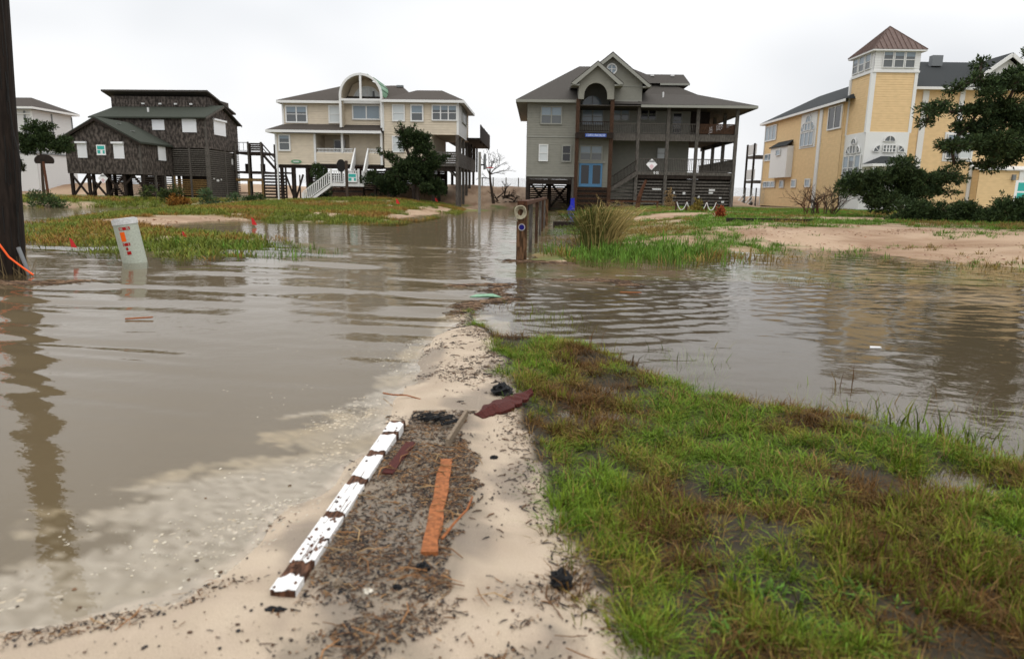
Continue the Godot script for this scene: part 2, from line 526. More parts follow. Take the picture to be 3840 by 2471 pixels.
	box(H, "fascia", M.grey_trim, V(-0.9, 8.72, 0.76), V(4.3, 8.94, 0.82))
	box(H, "fascia", M.grey_trim, V(-0.96, 8.72, -15), V(-0.9, 8.94, 0.8))
	box(H, "fascia", M.grey_trim, V(9.4, 8.4, 0.83), V(18.95, 8.61, 0.9))
	box(H, "fascia", M.grey_trim, V(18.9, 8.4, -15.5), V(18.96, 8.61, 0.82))
	# main gable
	g = G.new()
	g.hexa([V(7.1, 8.95, -0.2), V(9.53, 8.95, -0.2), V(9.53, 10.55, -0.2), V(7.1, 10.55, -0.2)], V(0, 0, 0.25))
	g.hexa([V(4.3, 10.551, -0.2), V(9.53, 10.551, -0.2), V(6.93, 12.5, -0.2)], V(0, 0, 0.25))
	g.bx(V(4.2, 8.6, -2.6), V(7.1, 10.77, -2.47))
	put(H, "gable_wall", M.grey_siding, g)
	for k in 26:
		box(H, "batten", M.grey_trim, V(7.3 + k * 0.086, 9.0, 0.052), V(7.33 + k * 0.086, 10.1, 0.066))
	box(H, "trim_band", M.grey_trim, V(7.2, 10.12, 0.05), V(9.53, 10.2, 0.09))
	box(H, "trim_band", M.grey_trim, V(7.2, 8.92, 0.05), V(9.56, 9.0, 0.1))
	slope(H, "gable_roof", M.roof_grey, V(6.93, 12.78, 0.6), V(10.2, 10.2, 0.6), V(10.2, 10.2, -6), V(6.93, 12.78, -6), 0.1)
	slope(H, "gable_roof", M.roof_grey, V(6.93, 12.78, 0.6), V(3.66, 10.2, 0.6), V(3.66, 10.2, -6), V(6.93, 12.78, -6), 0.1)
	for s in [-1.0, 1.0]:
		g = G.new()
		g.hexa([V(6.93, 12.68, 0.5), V(6.93 + s * 3.28, 10.1, 0.5), V(6.93 + s * 3.0, 10.02, 0.5), V(6.93, 12.38, 0.5)], V(0, 0, 0.11))
		put(H, "rake_board", M.grey_trim, g)
		box(H, "soffit", M.grey_trim, V(6.93 + s * 2.58, 10.0, -0.1), V(6.93 + s * 3.26, 10.1, 0.5))
	g = G.new()
	for k in 20:
		var a := TAU * k / 20
		var b := TAU * (k + 1) / 20
		g.hexa([V(cos(a), sin(a), 0) * 0.34, V(cos(a), sin(a), 0) * 0.45, V(cos(b), sin(b), 0) * 0.45, V(cos(b), sin(b), 0) * 0.34], V(0, 0, 0.1))
	g.bx(V(-0.33, -0.03, 0.0), V(0.33, 0.03, 0.08))
	g.bx(V(-0.03, -0.33, 0.0), V(0.03, 0.33, 0.078))
	var rw := put(H, "round_window", M.white, g, V(6.93, 11.5, 0.05))
	g = G.new()
	g.tube(V(0, 0, 0.01), V(0, 0, 0.04), 0.35, 0.35, 20)
	put(rw, "pane", M.bluish, g)
	# portico
	g = G.new()
	var zc := 1.0
	var steps := 14
	for k in steps:
		var a := PI * k / steps
		var b := PI * (k + 1) / steps
		var ia := V(5.6 + cos(a) * 0.95, 9.25 + sin(a) * 0.98, zc)
		var ib := V(5.6 + cos(b) * 0.95, 9.25 + sin(b) * 0.98, zc)
		var oa := V(ia.x, minf(11.6 - absf(ia.x - 5.66) * 0.78, 11.6), zc)
		var ob := V(ib.x, minf(11.6 - absf(ib.x - 5.66) * 0.78, 11.6), zc)
		g.hexa([ia, oa, ob, ib], V(0, 0, 0.2))
	g.hexa([V(4.2, 8.95, zc), V(4.65, 8.95, zc), V(4.65, 10.8, zc), V(4.2, 10.4, zc)], V(0, 0, 0.2))
	g.hexa([V(6.55, 8.95, zc), V(7.1, 8.95, zc), V(7.1, 10.4, zc), V(6.55, 10.9, zc)], V(0, 0, 0.2))
	g.bx(V(4.2, 8.95, -0.5), V(4.4, 10.3, 0.98))
	g.bx(V(6.92, 8.95, -0.5), V(7.1, 10.3, 0.98))
	put(H, "portico_wall", M.grey_siding, g)
	slope(H, "portico_roof", M.roof_grey, V(5.66, 11.88, 1.65), V(3.55, 10.2, 1.65), V(3.55, 10.2, -1.5), V(5.66, 11.88, -1.5), 0.1)
	slope(H, "portico_roof", M.roof_grey, V(5.66, 11.88, 1.65), V(7.79, 10.2, 1.65), V(7.79, 10.2, -1.5), V(5.66, 11.88, -1.5), 0.1)
	for s in [-1.0, 1.0]:
		g = G.new()
		g.hexa([V(5.66, 11.79, 1.56), V(5.66 + s * 2.12, 10.11, 1.56), V(5.66 + s * 1.75, 10.02, 1.56), V(5.66, 11.5, 1.56)], V(0, 0, 0.1))
		put(H, "rake_board", M.grey_trim, g)
		box(H, "soffit", M.grey_trim, V(5.66 + s * 1.42, 9.96, 0.0), V(5.66 + s * 2.1, 10.08, 1.55))
	box(H, "deck", M.grey_wood, V(4.05, 6.1, 0.16), V(7.2, 6.28, 1.2))
	box(H, "fascia", M.dark_wood, V(4.05, 5.85, 1.202), V(7.2, 6.32, 1.26))
	railing(H, M.dark_wood, V(4.36, 6.34, 0.97), V(6.86, 6.34, 0.97), 0.85)
	# dormer
	roof(H, "dormer_roof", M.roof_grey, [[V(8.6, 11.98, -5.2), V(13.9, 11.98, -5.2), V(14.2, 10.98, -3.6), V(8.6, 10.98, -3.6)], [V(8.6, 11.98, -5.2), V(13.9, 11.98, -5.2), V(14.2, 10.98, -6.8), V(8.6, 10.98, -6.8)]])
	box(H, "fascia", M.grey_trim, V(11.6, 10.82, -3.64), V(14.2, 10.99, -3.58))
	box(H, "soffit", M.grey_wood, V(11.6, 10.86, -6.7), V(14.15, 10.93, -3.65))
	box(H, "dormer_wall", M.brown_wood, V(11.8, 9.6, -6.5), V(13.3, 10.86, -4.1))
	for p in [[10.9, 11.9], [12.7, 11.9]]:
		box(H, "vent", M.offwhite, V(p[0], p[1] - 0.15, -5.0), V(p[0] + 0.3, p[1] + 0.0, -4.7))
	g = G.new()
	g.tube(V(11.55, 9.5, -1.5), V(11.55, 9.95, -1.5), 0.08, 0.08, 8)
	put(H, "vent", M.offwhite, g)
	# signs fixed to this house
	var s1 := thing("name_board", "blue name board on the balcony beam above the blue doors", "sign", H.transform * V(4.85, 5.95, 1.27), H.rotation.y)
	box(s1, "board", M.sign_blue, V(0, 0, 0), V(1.75, 0.27, 0.04))
	lettering(s1, "CAROLINA BLUE", 0.17, V(0.875, 0.135, 0.041), M.sign_text, 1.55)
	diamond(H.transform * V(10.6, 3.85, 0.32), H.rotation.y, 0.47, "white and pink diamond placard on the grey porch railing")
	var s2 := thing("number_plate", "small pale number plate under the diamond placard on grey deck", "sign", H.transform * V(10.82, 3.06, 0.26), H.rotation.y)
	lettering(s2, "9-15", 0.22, V(0.2, 0.1, 0), M.print_white, 0.42)


func lettering(parent: Node, words: String, size: float, at: Vector3, m: Material, width := 0.0) -> void:
	var t := TextMesh.new()
	var f := SystemFont.new()
	f.font_names = PackedStringArray(["Droid Sans"])
	f.font_weight = 700
	t.font = f
	t.font_size = 48
	t.pixel_size = size / 34.0
	t.depth = 0.012
	t.text = words
	var o := MeshInstance3D.new()
	o.name = "lettering"
	o.mesh = t
	o.material_override = m
	o.position = at
	if width > 0.0:
		var have := t.get_aabb().size.x
		if have > 0.01:
			o.scale.x = width / have
	parent.add_child(o, true)


func diamond(at: Vector3, yaw: float, r: float, label: String) -> void:
	var o := thing("diamond_placard", label, "sign", at, yaw)
	var g := G.new()
	g.hexa([V(-r, 0, 0), V(0, -r, 0), V(r, 0, 0), V(0, r, 0)], V(0, 0, 0.02))
	put(o, "plate", M.print_white, g)
	g = G.new()
	g.hexa([V(-r * 0.6, r * 0.36, 0.021), V(r * 0.6, r * 0.36, 0.021), V(r * 0.25, r * 0.7, 0.021), V(-r * 0.25, r * 0.7, 0.021)], V(0, 0, 0.004))
	put(o, "print", M.print_grey, g)
	g = G.new()
	g.hexa([V(-r * 0.42, -r * 0.3, 0.021), V(0, -r * 0.92, 0.021), V(r * 0.42, -r * 0.3, 0.021), V(0, r * 0.1, 0.021)], V(0, 0, 0.004))
	put(o, "print", M.print_pink, g)


func teal_sign(at: Vector3, yaw: float, w: float, h: float, label: String) -> Node3D:
	var o := thing("rental_sign", label, "sign", at, yaw)
	box(o, "board", M.print_white, V(0, 0, 0), V(w, h, 0.03))
	box(o, "print", M.teal, V(w * 0.1, h * 0.55, 0.031), V(w * 0.9, h * 0.9, 0.036))
	box(o, "print", M.teal, V(w * 0.1, h * 0.15, 0.031), V(w * 0.42, h * 0.48, 0.036))
	box(o, "print", M.teal, V(w * 0.68, h * 0.15, 0.031), V(w * 0.9, h * 0.48, 0.036))
	return o


func beige_house() -> void:
	var H := thing("beach_house", "beige stilt house with white trim, barrel vaulted dormer and white entry stair", "house", V(-21.18, 0.23, -62.0), deg_to_rad(-2.0))
	var g := G.new()
	g.lapbox(V(0.2, 3.35, -9), V(3.65, 6.0, 0))
	put(H, "wall", M.beige, g)
	g = G.new()
	g.lapbox(V(3.66, 3.35, -9), V(9.5, 6.2, -2.6))
	put(H, "wall", M.beige, g)
	g = G.new()
	g.lapbox(V(6.4, 3.35, -2.55), V(9.5, 6.1, -1.0))
	put(H, "wall", M.beige, g)
	g = G.new()
	g.lapbox(V(3.66, 3.45, -0.12), V(7.1, 4.42, 0))
	g.lapbox(V(8.3, 3.45, -0.12), V(9.55, 4.42, 0))
	put(H, "porch_wall", M.beige, g)
	box(H, "porch_floor", M.grey_wood, V(3.66, 3.3, -2.6), V(9.5, 3.42, -0.13))
	g = G.new()
	g.lapbox(V(0.5, 6.0, -9), V(9.6, 8.75, -1.1))
	put(H, "wall", M.beige, g)
	g = G.new()
	g.lapbox(V(9.75, 6.05, -9), V(16.2, 8.75, 0))
	g.lapbox(V(9.75, 3.2, -9), V(13.95, 6.04, -0.02))
	put(H, "wall", M.beige, g)
	g = G.new()
	g.lapbox(V(16.21, 6.05, -6.9), V(16.26, 8.75, -0.02))
	put(H, "side_wall", M.offwhite, g)
	# corner boards, porch posts
	for p in [[0.16, 3.35, 6.0, 0.03], [3.6, 3.35, 6.0, 0.03], [6.03, 4.4, 6.1, 0.02], [9.5, 3.4, 6.15, 0.05], [16.2, 6.05, 8.7, 0.04], [9.7, 6.3, 8.7, 0.05]]:
		box(H, "corner_board", M.white, V(p[0] - 0.09, p[1], p[3] - 0.16), V(p[0] + 0.09, p[2], p[3] + 0.02))
	box(H, "corner_board", M.white, V(0.42, 6.2, -1.2), V(0.58, 8.6, -1.04))
	g = G.new()
	g.seg(V(0.18, 0.0, 0.05), V(0.22, 3.4, 0.05), 0.12, 0.12)
	put(H, "downpipe", M.white, g)
	railing(H, M.white, V(3.75, 4.32, -0.06), V(6.95, 4.32, -0.06), 0.42, 0.12)
	railing(H, M.white, V(8.4, 4.32, -0.06), V(9.45, 4.32, -0.06), 0.42, 0.12)
	window(H, V(0.5, 4.6, 0.03), 0, 0.85, 1.2, 1, 2, "white", "greyblind", 0.12)
	window(H, V(0.85, 7.1, -1.07), 0, 1.75, 1.25, 2, 2, "white", "greyblind", 0.12)
	window(H, V(4.72, 7.1, -1.07), 0, 0.95, 1.3, 1, 2, "white", "curtain", 0.12)
	window(H, V(4.65, 3.6, -2.56), 0, 0.85, 2.0, 1, 1, "white", "dark", 0.1)
	window(H, V(6.05, 4.2, -2.56), 0, 0.25, 1.6, 1, 1, "white", "greyblind", 0.08)
	window(H, V(10.6, 7.2, 0.03), 0, 0.92, 1.22, 1, 2, "white", "curtain", 0.1)
	window(H, V(12.22, 7.22, 0.03), 0, 0.9, 1.2, 1, 2, "white", "greyblind", 0.12)
	window(H, V(14.05, 7.3, 0.03), 0, 2.02, 1.14, 3, 2, "white", "greyblind", 0.1)
	window(H, V(10.55, 4.6, 0.01), 0, 0.85, 1.2, 1, 2, "white", "curtain", 0.1)
	window(H, V(16.27, 7.4, -2.6), PI / 2, 3.6, 1.25, 3, 1, "grey_trim", "dark", 0.08)
	# roofs
	hip(H, M.roof_brown, M.white, 0.1, 12.6, -0.6, -10.0, 8.86, V(4.71, 10.75, -5.2), V(10.31, 10.85, -5.2))
	hip(H, M.roof_brown, M.white, 9.62, 16.8, 0.5, -9.6, 8.88, V(11.9, 10.34, -4.5), V(14.23, 10.34, -4.5))
	roof(H, "skirt_roof", M.roof_brown, [[V(-0.5, 6.26, 0.55), V(9.6, 6.26, 0.55), V(9.6, 6.9, -1.08), V(1.4, 6.9, -1.08)], [V(-0.5, 6.26, 0.55), V(1.4, 6.9, -1.08), V(0.5, 6.9, -1.2), V(-0.5, 6.26, -9)]])
	box(H, "soffit", M.white, V(-0.45, 6.12, -9), V(9.55, 6.18, 0.5))
	box(H, "fascia", M.white, V(-0.5, 6.04, 0.52), V(9.62, 6.255, 0.58))
	box(H, "fascia", M.white, V(-0.55, 6.04, -9), V(-0.5, 6.255, 0.55))
	# barrel vaulted bay
	var cx := 7.8
	var cy := 9.18
	var r := 1.83
	g = G.new()
	var gi := G.new()
	var gr := G.new()
	var steps := 20
	for k in steps:
		var a := PI * k / steps
		var b := PI * (k + 1) / steps
		var u := V(cos(a), sin(a), 0)
		var w := V(cos(b), sin(b), 0)
		var o := V(cx, cy, 0)
		g.hexa([o + u * (r - 0.13), o + u * (r + 0.06), o + w * (r + 0.06), o + w * (r - 0.13)], V(0, 0, 0.16))
		gi.face(o + u * (r - 0.1), o + w * (r - 0.1), o + w * (r - 0.1) + V(0, 0, -2.4), o + u * (r - 0.1) + V(0, 0, -2.4), -(u + w))
		gr.face(o + u * (r + 0.05), o + w * (r + 0.05), o + w * (r + 0.05) + V(0, 0, -4.2), o + u * (r + 0.05) + V(0, 0, -4.2), u + w)
		if k % 2 == 0:
			gr.seg(o + u * (r + 0.07), o + u * (r + 0.07) + V(0, 0, -4.2), 0.05, 0.06)
	g.bx(V(cx - r - 0.06, 6.55, 0), V(cx - r + 0.13, cy, 0.158))
	g.bx(V(cx + r - 0.13, 6.55, 0), V(cx + r + 0.06, cy, 0.158))
	g.bx(V(cx - r + 0.13, 8.78, 0.01), V(cx + r - 0.13, 8.96, 0.15))
	g.bx(V(cx - 0.09, 8.96, 0.02), V(cx + 0.09, cy + r - 0.12, 0.14))
	put(H, "arch_frame", M.white, g)
	put(H, "vault_ceiling", M.beige, gi)
	put(H, "vault_roof", M.green_metal, gr)
	g = G.new()
	g.lap(V(cx - r + 0.1, 6.6, -2.4), Vector3.BACK, 2.4, 2.55, Vector3.RIGHT)
	g.lap(V(cx + r - 0.1, 6.6, -2.4), Vector3.BACK, 2.4, 2.55, Vector3.LEFT)
	g.lap(V(cx - r - 0.06, 6.6, -1.2), Vector3.BACK, 1.2, 2.55, Vector3.LEFT)
	g.lap(V(cx + r + 0.06, 6.1, -1.2), Vector3.BACK, 1.2, 3.0, Vector3.RIGHT)
	g.lap(V(cx - r, 6.6, -1.05), Vector3.RIGHT, 2 * r, 2.4, Vector3.BACK)
	put(H, "bay_wall", M.beige, g)
	g = G.new()
	g.hexa([V(cx - 1.75, 8.95, -2.0), V(cx + 1.75, 8.95, -2.0), V(cx + 1.75, 9.2, -2.0), V(cx + 1.2, 10.4, -2.0), V(cx, 10.95, -2.0), V(cx - 1.2, 10.4, -2.0), V(cx - 1.75, 9.2, -2.0)], V(0, 0, 0.1))
	put(H, "bay_back", M.beige, g)
	fan_window(H, V(cx + 0.1, 9.0, -1.88), 0, 1.2, 0.0, PI, "white", "curtain", 0.1)
	box(H, "sash", M.dark, V(cx + 0.6, 9.1, -1.8), V(cx + 0.76, 9.85, -1.78))
	window(H, V(6.85, 7.42, -1.01), 0, 2.3, 1.05, 2, 1, "white", "bluish", 0.12)
	# roof vent, deck at the side
	box(H, "vent", M.dull_grey, V(10.0, 10.62, -4.9), V(10.6, 10.78, -4.5))
	box(H, "deck", M.grey_wood, V(13.96, 3.38, -16.5), V(16.25, 3.58, 0.02))
	for k in 6:
		box(H, "rail_board", M.grey_wood, V(16.2, 3.5 + k * 0.19, -16.5), V(16.26, 3.67 + k * 0.19, 0.0))
		box(H, "rail_board", M.grey_wood, V(13.96, 3.5 + k * 0.19, -0.04), V(16.05, 3.67 + k * 0.19, 0.02))
	for z in [0.0, -2.2, -5.0, -7.9, -11.0, -15.3]:
		box(H, "piling", M.grey_wood, V(16.03, -0.4, z - 0.13), V(16.27, 6.0, z + 0.13))
	for z in [-3.0, -8.0, -13.0]:
		for x in [0.5, 3.6, 7.0, 10.0, 12.0, 14.1]:
			box(H, "piling", M.dark_wood, V(x - 0.13, -0.4, z - 0.13), V(x + 0.13, 3.35, z + 0.13))
	for x in [0.45, 1.55, 2.75, 10.2, 12.2, 14.0]:
		box(H, "piling", M.dark_wood, V(x - 0.12, -0.4, -0.4), V(x + 0.12, 3.35, -0.15))
	bar(H, "brace", M.dark_wood, V(0.75, 2.5, -0.3), V(1.5, 0.3, -0.3), 0.12, 0.14)
	bar(H, "brace", M.dark_wood, V(2.35, 2.5, -0.3), V(1.6, 0.3, -0.3), 0.12, 0.14)
	bar(H, "brace", M.grey_wood, V(16.15, 2.4, -0.2), V(15.1, 3.3, -0.2), 0.1, 0.14)
	bar(H, "brace", M.dark_wood, V(16.15, 2.4, -2.2), V(15.1, 3.3, -2.2), 0.1, 0.14)
	box(H, "beam", M.dark_wood, V(0.2, 3.05, -0.45), V(9.5, 3.33, -0.1))
	box(H, "beam", M.dark_wood, V(9.8, 2.95, -0.45), V(16.2, 3.3, -0.1))
	box(H, "deck", M.dark_wood, V(14.0, 6.15, -20.0), V(17.6, 6.35, -6.95))
	for k in 6:
		box(H, "rail_board", M.dark_wood, V(17.55, 6.3 + k * 0.22, -20.0), V(17.61, 6.5 + k * 0.22, -7.0))
	for z in [-9.0, -13.0, -17.0, -19.8]:
		box(H, "post", M.dark_wood, V(17.4, 6.0, z - 0.08), V(17.54, 7.75, z + 0.08))
		box(H, "piling", M.dark_wood, V(16.03, 3.5, z - 0.1), V(16.22, 6.15, z + 0.1))
	slats(H, M.grey_wood, 0.3, 3.6, 0.25, 3.0, -8.9, 0.24, 0.19)
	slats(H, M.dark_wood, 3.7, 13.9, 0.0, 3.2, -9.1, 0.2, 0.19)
	# entry stair: flight to the porch, landing, flight down to the lawn
	for k in 9:
		box(H, "skirt_board", M.brown_wood if k % 3 else M.dark_wood, V(5.9, -0.2 + k * 0.2, 2.85), V(8.5, -0.02 + k * 0.2, 2.9))
	box(H, "landing", M.grey_wood, V(5.8, 1.6, 1.6), V(8.6, 1.7, 3.05))
	box(H, "fascia", M.white, V(5.78, 1.5, 3.052), V(8.62, 1.76, 3.1))
	for x in [5.86, 7.2, 8.2, 8.56]:
		box(H, "newel", M.white, V(x - 0.08, 1.5, 3.0), V(x + 0.08, 2.95 if x < 8.3 else 2.8, 3.14))
	railing(H, M.white, V(5.95, 1.72, 3.06), V(8.15, 1.72, 3.06), 1.05, 0.17, 0.07)
	railing(H, M.white, V(8.56, 1.72, 3.0), V(8.56, 1.72, 1.6), 1.0, 0.17, 0.07)
	for k in 9:
		box(H, "tread", M.white, V(3.45 + k * 0.27, 0.02 + k * 0.18, 2.0), V(3.75 + k * 0.27, 0.06 + k * 0.18, 3.0))
		box(H, "riser", M.white, V(3.45 + k * 0.27, -0.14 + k * 0.18, 2.0), V(3.48 + k * 0.27, 0.02 + k * 0.18, 3.04))
	bar(H, "stringer", M.white, V(3.4, -0.12, 3.06), V(5.85, 1.6, 3.06), 0.05, 0.22)
	railing(H, M.white, V(3.42, 0.0, 3.06), V(5.8, 1.72, 3.06), 1.0, 0.2, 0.07)
	box(H, "newel", M.white, V(3.32, -0.2, 2.98), V(3.5, 0.95, 3.15))
	box(H, "newel", M.white, V(3.75, 0.0, 2.98), V(3.87, 0.6, 3.15))
	for k in 9:
		box(H, "tread", M.brown_wood, V(7.2, 1.78 + k * 0.18, 1.5 - k * 0.18), V(8.25, 1.82 + k * 0.18, 1.75 - k * 0.18))
		box(H, "riser", M.dark_wood, V(7.2, 1.62 + k * 0.18, 1.5 - k * 0.18), V(8.25, 1.78 + k * 0.18, 1.52 - k * 0.18))
	for x in [7.15, 8.3]:
		g = G.new()
		g.hexa([V(x - 0.03, 1.9, 1.7), V(x - 0.03, 2.75, 1.7), V(x - 0.03, 4.7, -0.05), V(x - 0.03, 3.6, -0.05)], V(0.06, 0, 0))
		put(H, "stair_side", M.white, g)
		bar(H, "handrail", M.white, V(x, 2.8, 1.75), V(x, 4.8, -0.05), 0.12, 0.09)
	g = G.new()
	g.tube(V(0, 0, 0), V(0, 0, 0.04), 0.4, 0.4, 20)
	var ov := thing("oval_plaque", "green oval name plaque low on the beige wall", "sign", H.transform * V(1.9, 3.6, 0.04), H.rotation.y)
	var pl := put(ov, "plate", M.sign_green, g)
	pl.scale = V(1.2, 0.42, 1)
	g = G.new()
	g.bx(V(-0.25, -0.05, 0.041), V(0.25, 0.04, 0.046))
	put(ov, "print", M.offwhite, g)
	teal_sign(H.transform * V(7.3, 1.85, 3.16), H.rotation.y, 0.78, 0.75, "white and turquoise rental sign on the white stair landing")


func dark_house() -> void:
	var H := thing("beach_house", "dark brown shake house on stilts with white storm shutters and green roofs", "house", V(-48.72, 0.285, -76.0), deg_to_rad(-2.0))
	var g := G.new()
	g.lapbox(V(0.1, 2.5, -9), V(8.3, 5.9, 0), 0.3)
	g.hexa([V(0.1, 5.9, -0.2), V(8.3, 5.9, -0.2), V(3.78, 8.25, -0.2)], V(0, 0, 0.2))
	put(H, "wall", M.shake, g)
	slope(H, "roof", M.roof_green, V(3.78, 8.45, 0.3), V(8.6, 5.92, 0.3), V(8.6, 5.92, -7.3), V(3.78, 8.45, -7.3), 0.2)
	slope(H, "roof", M.roof_green, V(3.78, 8.45, 0.3), V(-0.7, 6.0, 0.3), V(-0.7, 6.0, -9), V(3.78, 8.45, -9), 0.2)
	for s in [[8.6, 5.9], [-0.7, 5.98]]:
		g = G.new()
		g.hexa([V(3.78, 8.3, 0.302), V(s[0], s[1] - 0.15, 0.302), V(s[0], s[1] - 0.38, 0.302), V(3.78, 8.02, 0.302)], V(0, 0, 0.05))
		put(H, "rake_board", M.dark_wood, g)
	for x in [4.6, 6.1]:
		box(H, "skylight", M.offwhite, V(x, 8.42 - (x - 3.78) * 0.525, -2.6), V(x + 0.35, 8.5 - (x - 3.78) * 0.525 - 0.1, -2.2))
	# main block
	g = G.new()
	g.lapbox(V(-0.3, 5.7, -15), V(12.6, 9.1, -6.4), 0.3)
	g.hexa([V(12.4, 9.1, -15), V(12.4, 9.1, -6.4), V(12.4, 10.7, -10.8)], V(0.2, 0, 0))
	put(H, "wall", M.shake, g)
	box(H, "corner_board", M.grey_wood, V(12.5, 5.7, -6.5), V(12.66, 9.0, -6.34))
	box(H, "corner_board", M.grey_wood, V(8.22, 2.5, -0.1), V(8.36, 5.7, 0.06))
	slope(H, "roof", M.roof_green, V(-0.9, 9.05, -5.9), V(12.95, 9.15, -5.9), V(12.95, 10.98, -10.8), V(-0.2, 10.9, -10.8), 0.16)
	slope(H, "roof", M.roof_green, V(-0.9, 9.05, -15.6), V(12.95, 9.15, -15.6), V(12.95, 10.98, -10.8), V(-0.9, 10.9, -10.8), 0.16)
	for s in [-5.9, -15.6]:
		bar(H, "rake_board", M.grey_wood if s > -10.0 else M.dark_wood, V(12.98, 8.98, s), V(12.98, 10.82, -10.8), 0.06, 0.22)
	# raised clerestory
	g = G.new()
	g.lapbox(V(-0.6, 9.3, -16), V(11.2, 11.9, -10.2), 0.3)
	put(H, "clerestory_wall", M.shake, g)
	slope(H, "clerestory_roof", M.roof_grey, V(-1.4, 12.55, -9.6), V(11.6, 12.6, -9.6), V(11.9, 10.7, -16.5), V(-1.4, 10.7, -16.5), 0.2)
	for x in [3.2, 5.3, 7.2, 9.1]:
		box(H, "vent", M.offwhite, V(x, 10.95, -10.15), V(x + 0.35, 11.12, -10.0))
	g = G.new()
	g.tube(V(5.1, 9.7, -8.0), V(5.1, 10.35, -8.0), 0.12, 0.12, 8)
	put(H, "vent", M.offwhite, g)
	# storm shutters
	for s in [[1.45, 4.15, 0.0, 1.05, 1.5], [5.45, 4.12, 0.0, 1.15, 1.55], [6.35, 7.68, -6.4, 1.45, 1.15], [9.9, 7.46, -6.4, 1.68, 1.5]]:
		shutter(H, V(s[0], s[1], s[2] + 0.03), 0.0, s[3], s[4], s[2] > -1.0)
	shutter(H, V(8.33, 4.15, -3.5), PI / 2, 1.6, 1.55, false)
	shutter(H, V(12.63, 7.4, -8.4), PI / 2, 3.1, 1.65, true)
	teal_sign(H.transform * V(3.57, 4.45, 0.05), H.rotation.y, 1.0, 1.08, "square turquoise sign between two shuttered windows of the dark house")
	# stilts and slats
	for z in [-0.3, -4.0, -8.0]:
		for x in [0.3, 2.2, 4.2, 6.2, 8.2]:
			box(H, "piling", M.dark_wood, V(x - 0.14, -0.5, z - 0.14), V(x + 0.14, 2.5, z + 0.14))
	for x in [[0.4, 2.1], [2.3, 4.1], [4.3, 6.1]]:
		bar(H, "brace", M.dark_wood, V(x[0], 0.2, -0.3), V(x[1], 2.4, -0.3), 0.14, 0.2)
		bar(H, "brace", M.dark_wood, V(x[1], 0.2, -0.1), V(x[0], 2.4, -0.1), 0.14, 0.2)
	bar(H, "brace", M.dark_wood, V(6.2, 1.3, -0.2), V(7.3, 2.4, -0.2), 0.16, 0.2)
	bar(H, "brace", M.dark_wood, V(8.1, 1.3, -0.2), V(7.2, 2.4, -0.2), 0.16, 0.2)
	slats(H, M.dark_wood, 0.4, 3.0, 0.2, 2.5, -9.0, 0.24, 0.14)
	slats(H, M.dark_wood, 5.8, 8.2, 0.0, 2.5, -4.4, 0.2, 0.19)
	slats(H, M.dark_wood, 2.2, 3.9, 0.0, 2.5, -4.4, 0.22, 0.17)
	for s in [-2.6, -4.6, -6.4]:
		box(H, "post", M.grey_wood, V(8.2, -0.4, s - 0.12), V(8.42, 2.5, s + 0.12))
	var y := 0.2
	while y < 2.4:
		box(H, "slat", M.dark_wood, V(8.24, y, -6.3), V(8.29, y + 0.13, -0.2))
		y += 0.24
	slats(H, M.grey_wood, 8.5, 12.4, 2.55, 5.6, -6.42, 0.24, 0.13)
	slats(H, M.tan_wood, 8.5, 12.3, 0.3, 2.3, -6.42, 0.24, 0.13)
	box(H, "shade_wall", M.dark_wood, V(8.5, 0.0, -8.2), V(12.3, 5.7, -8.1))  # dark wall added to keep the front slat gaps in shade
	for x in [8.5, 10.5]:
		box(H, "post", M.tan_wood if x < 9.0 else M.grey_wood, V(x - 0.1, -0.3, -6.44), V(x + 0.1, 2.5 if x < 9.0 else 5.7, -6.3))
	box(H, "piling", M.grey_wood, V(12.4, -0.5, -6.6), V(12.78, 5.7, -6.25))
	y = 0.1
	while y < 5.6:
		box(H, "slat", M.grey_wood, V(12.6, y, -14.9), V(12.64, y + 0.15, -6.6))
		y += 0.24
	box(H, "shade_wall", M.dark_wood, V(12.1, 0.0, -14.8), V(12.2, 5.6, -8.2))  # added dark backing, shades the gaps of the side slats
	box(H, "post", M.grey_wood, V(12.55, 0.0, -10.9), V(12.75, 5.7, -10.7))
	for p in [[-7.4, 2.2, 0.3, 0.12], [-8.2, 1.95, 0.6, 0.25], [-9.3, 2.1, 0.25, 0.18], [-12.6, 4.1, 0.35, 0.7]]:
		box(H, "ornament", M.offwhite, V(12.66, p[1], p[0] - p[2]), V(12.7, p[1] + p[3], p[0]))
	# decks and stair on the far side
	box(H, "deck", M.dark_wood, V(12.7, 5.5, -18), V(16.4, 5.75, -13.2))
	box(H, "deck", M.dark_wood, V(12.7, 3.1, -18), V(16.4, 3.35, -13.2))
	for x in [12.95, 14.6, 16.25]:
		box(H, "post", M.grey_wood, V(x - 0.09, -0.5, -13.35), V(x + 0.09, 6.95, -13.15))
		box(H, "post", M.dark_wood, V(x - 0.09, -0.5, -17.9), V(x + 0.09, 6.95, -17.7))
	for k in 4:
		box(H, "rail_board", M.dark_wood, V(14.7, 5.85 + k * 0.25, -13.24), V(16.2, 6.06 + k * 0.25, -13.2))
	railing(H, M.dark_wood, V(12.95, 5.75, -13.2), V(14.6, 5.75, -13.2), 1.1, 0.5)
	bar(H, "stringer", M.dark_wood, V(16.3, 5.6, -13.2), V(18.3, 3.3, -13.2), 0.06, 0.3)
	bar(H, "handrail", M.dark_wood, V(16.3, 6.9, -13.2), V(18.3, 4.6, -13.2), 0.08, 0.14)
	bar(H, "handrail", M.dark_wood, V(16.3, 6.4, -13.2), V(18.3, 4.1, -13.2), 0.06, 0.1)
	box(H, "deck", M.dark_wood, V(18.2, 3.1, -15), V(19.4, 3.3, -13.2))
	for x in [18.3, 19.3]:
		box(H, "post", M.dark_wood, V(x - 0.08, -0.5, -13.3), V(x + 0.08, 4.6, -13.1))
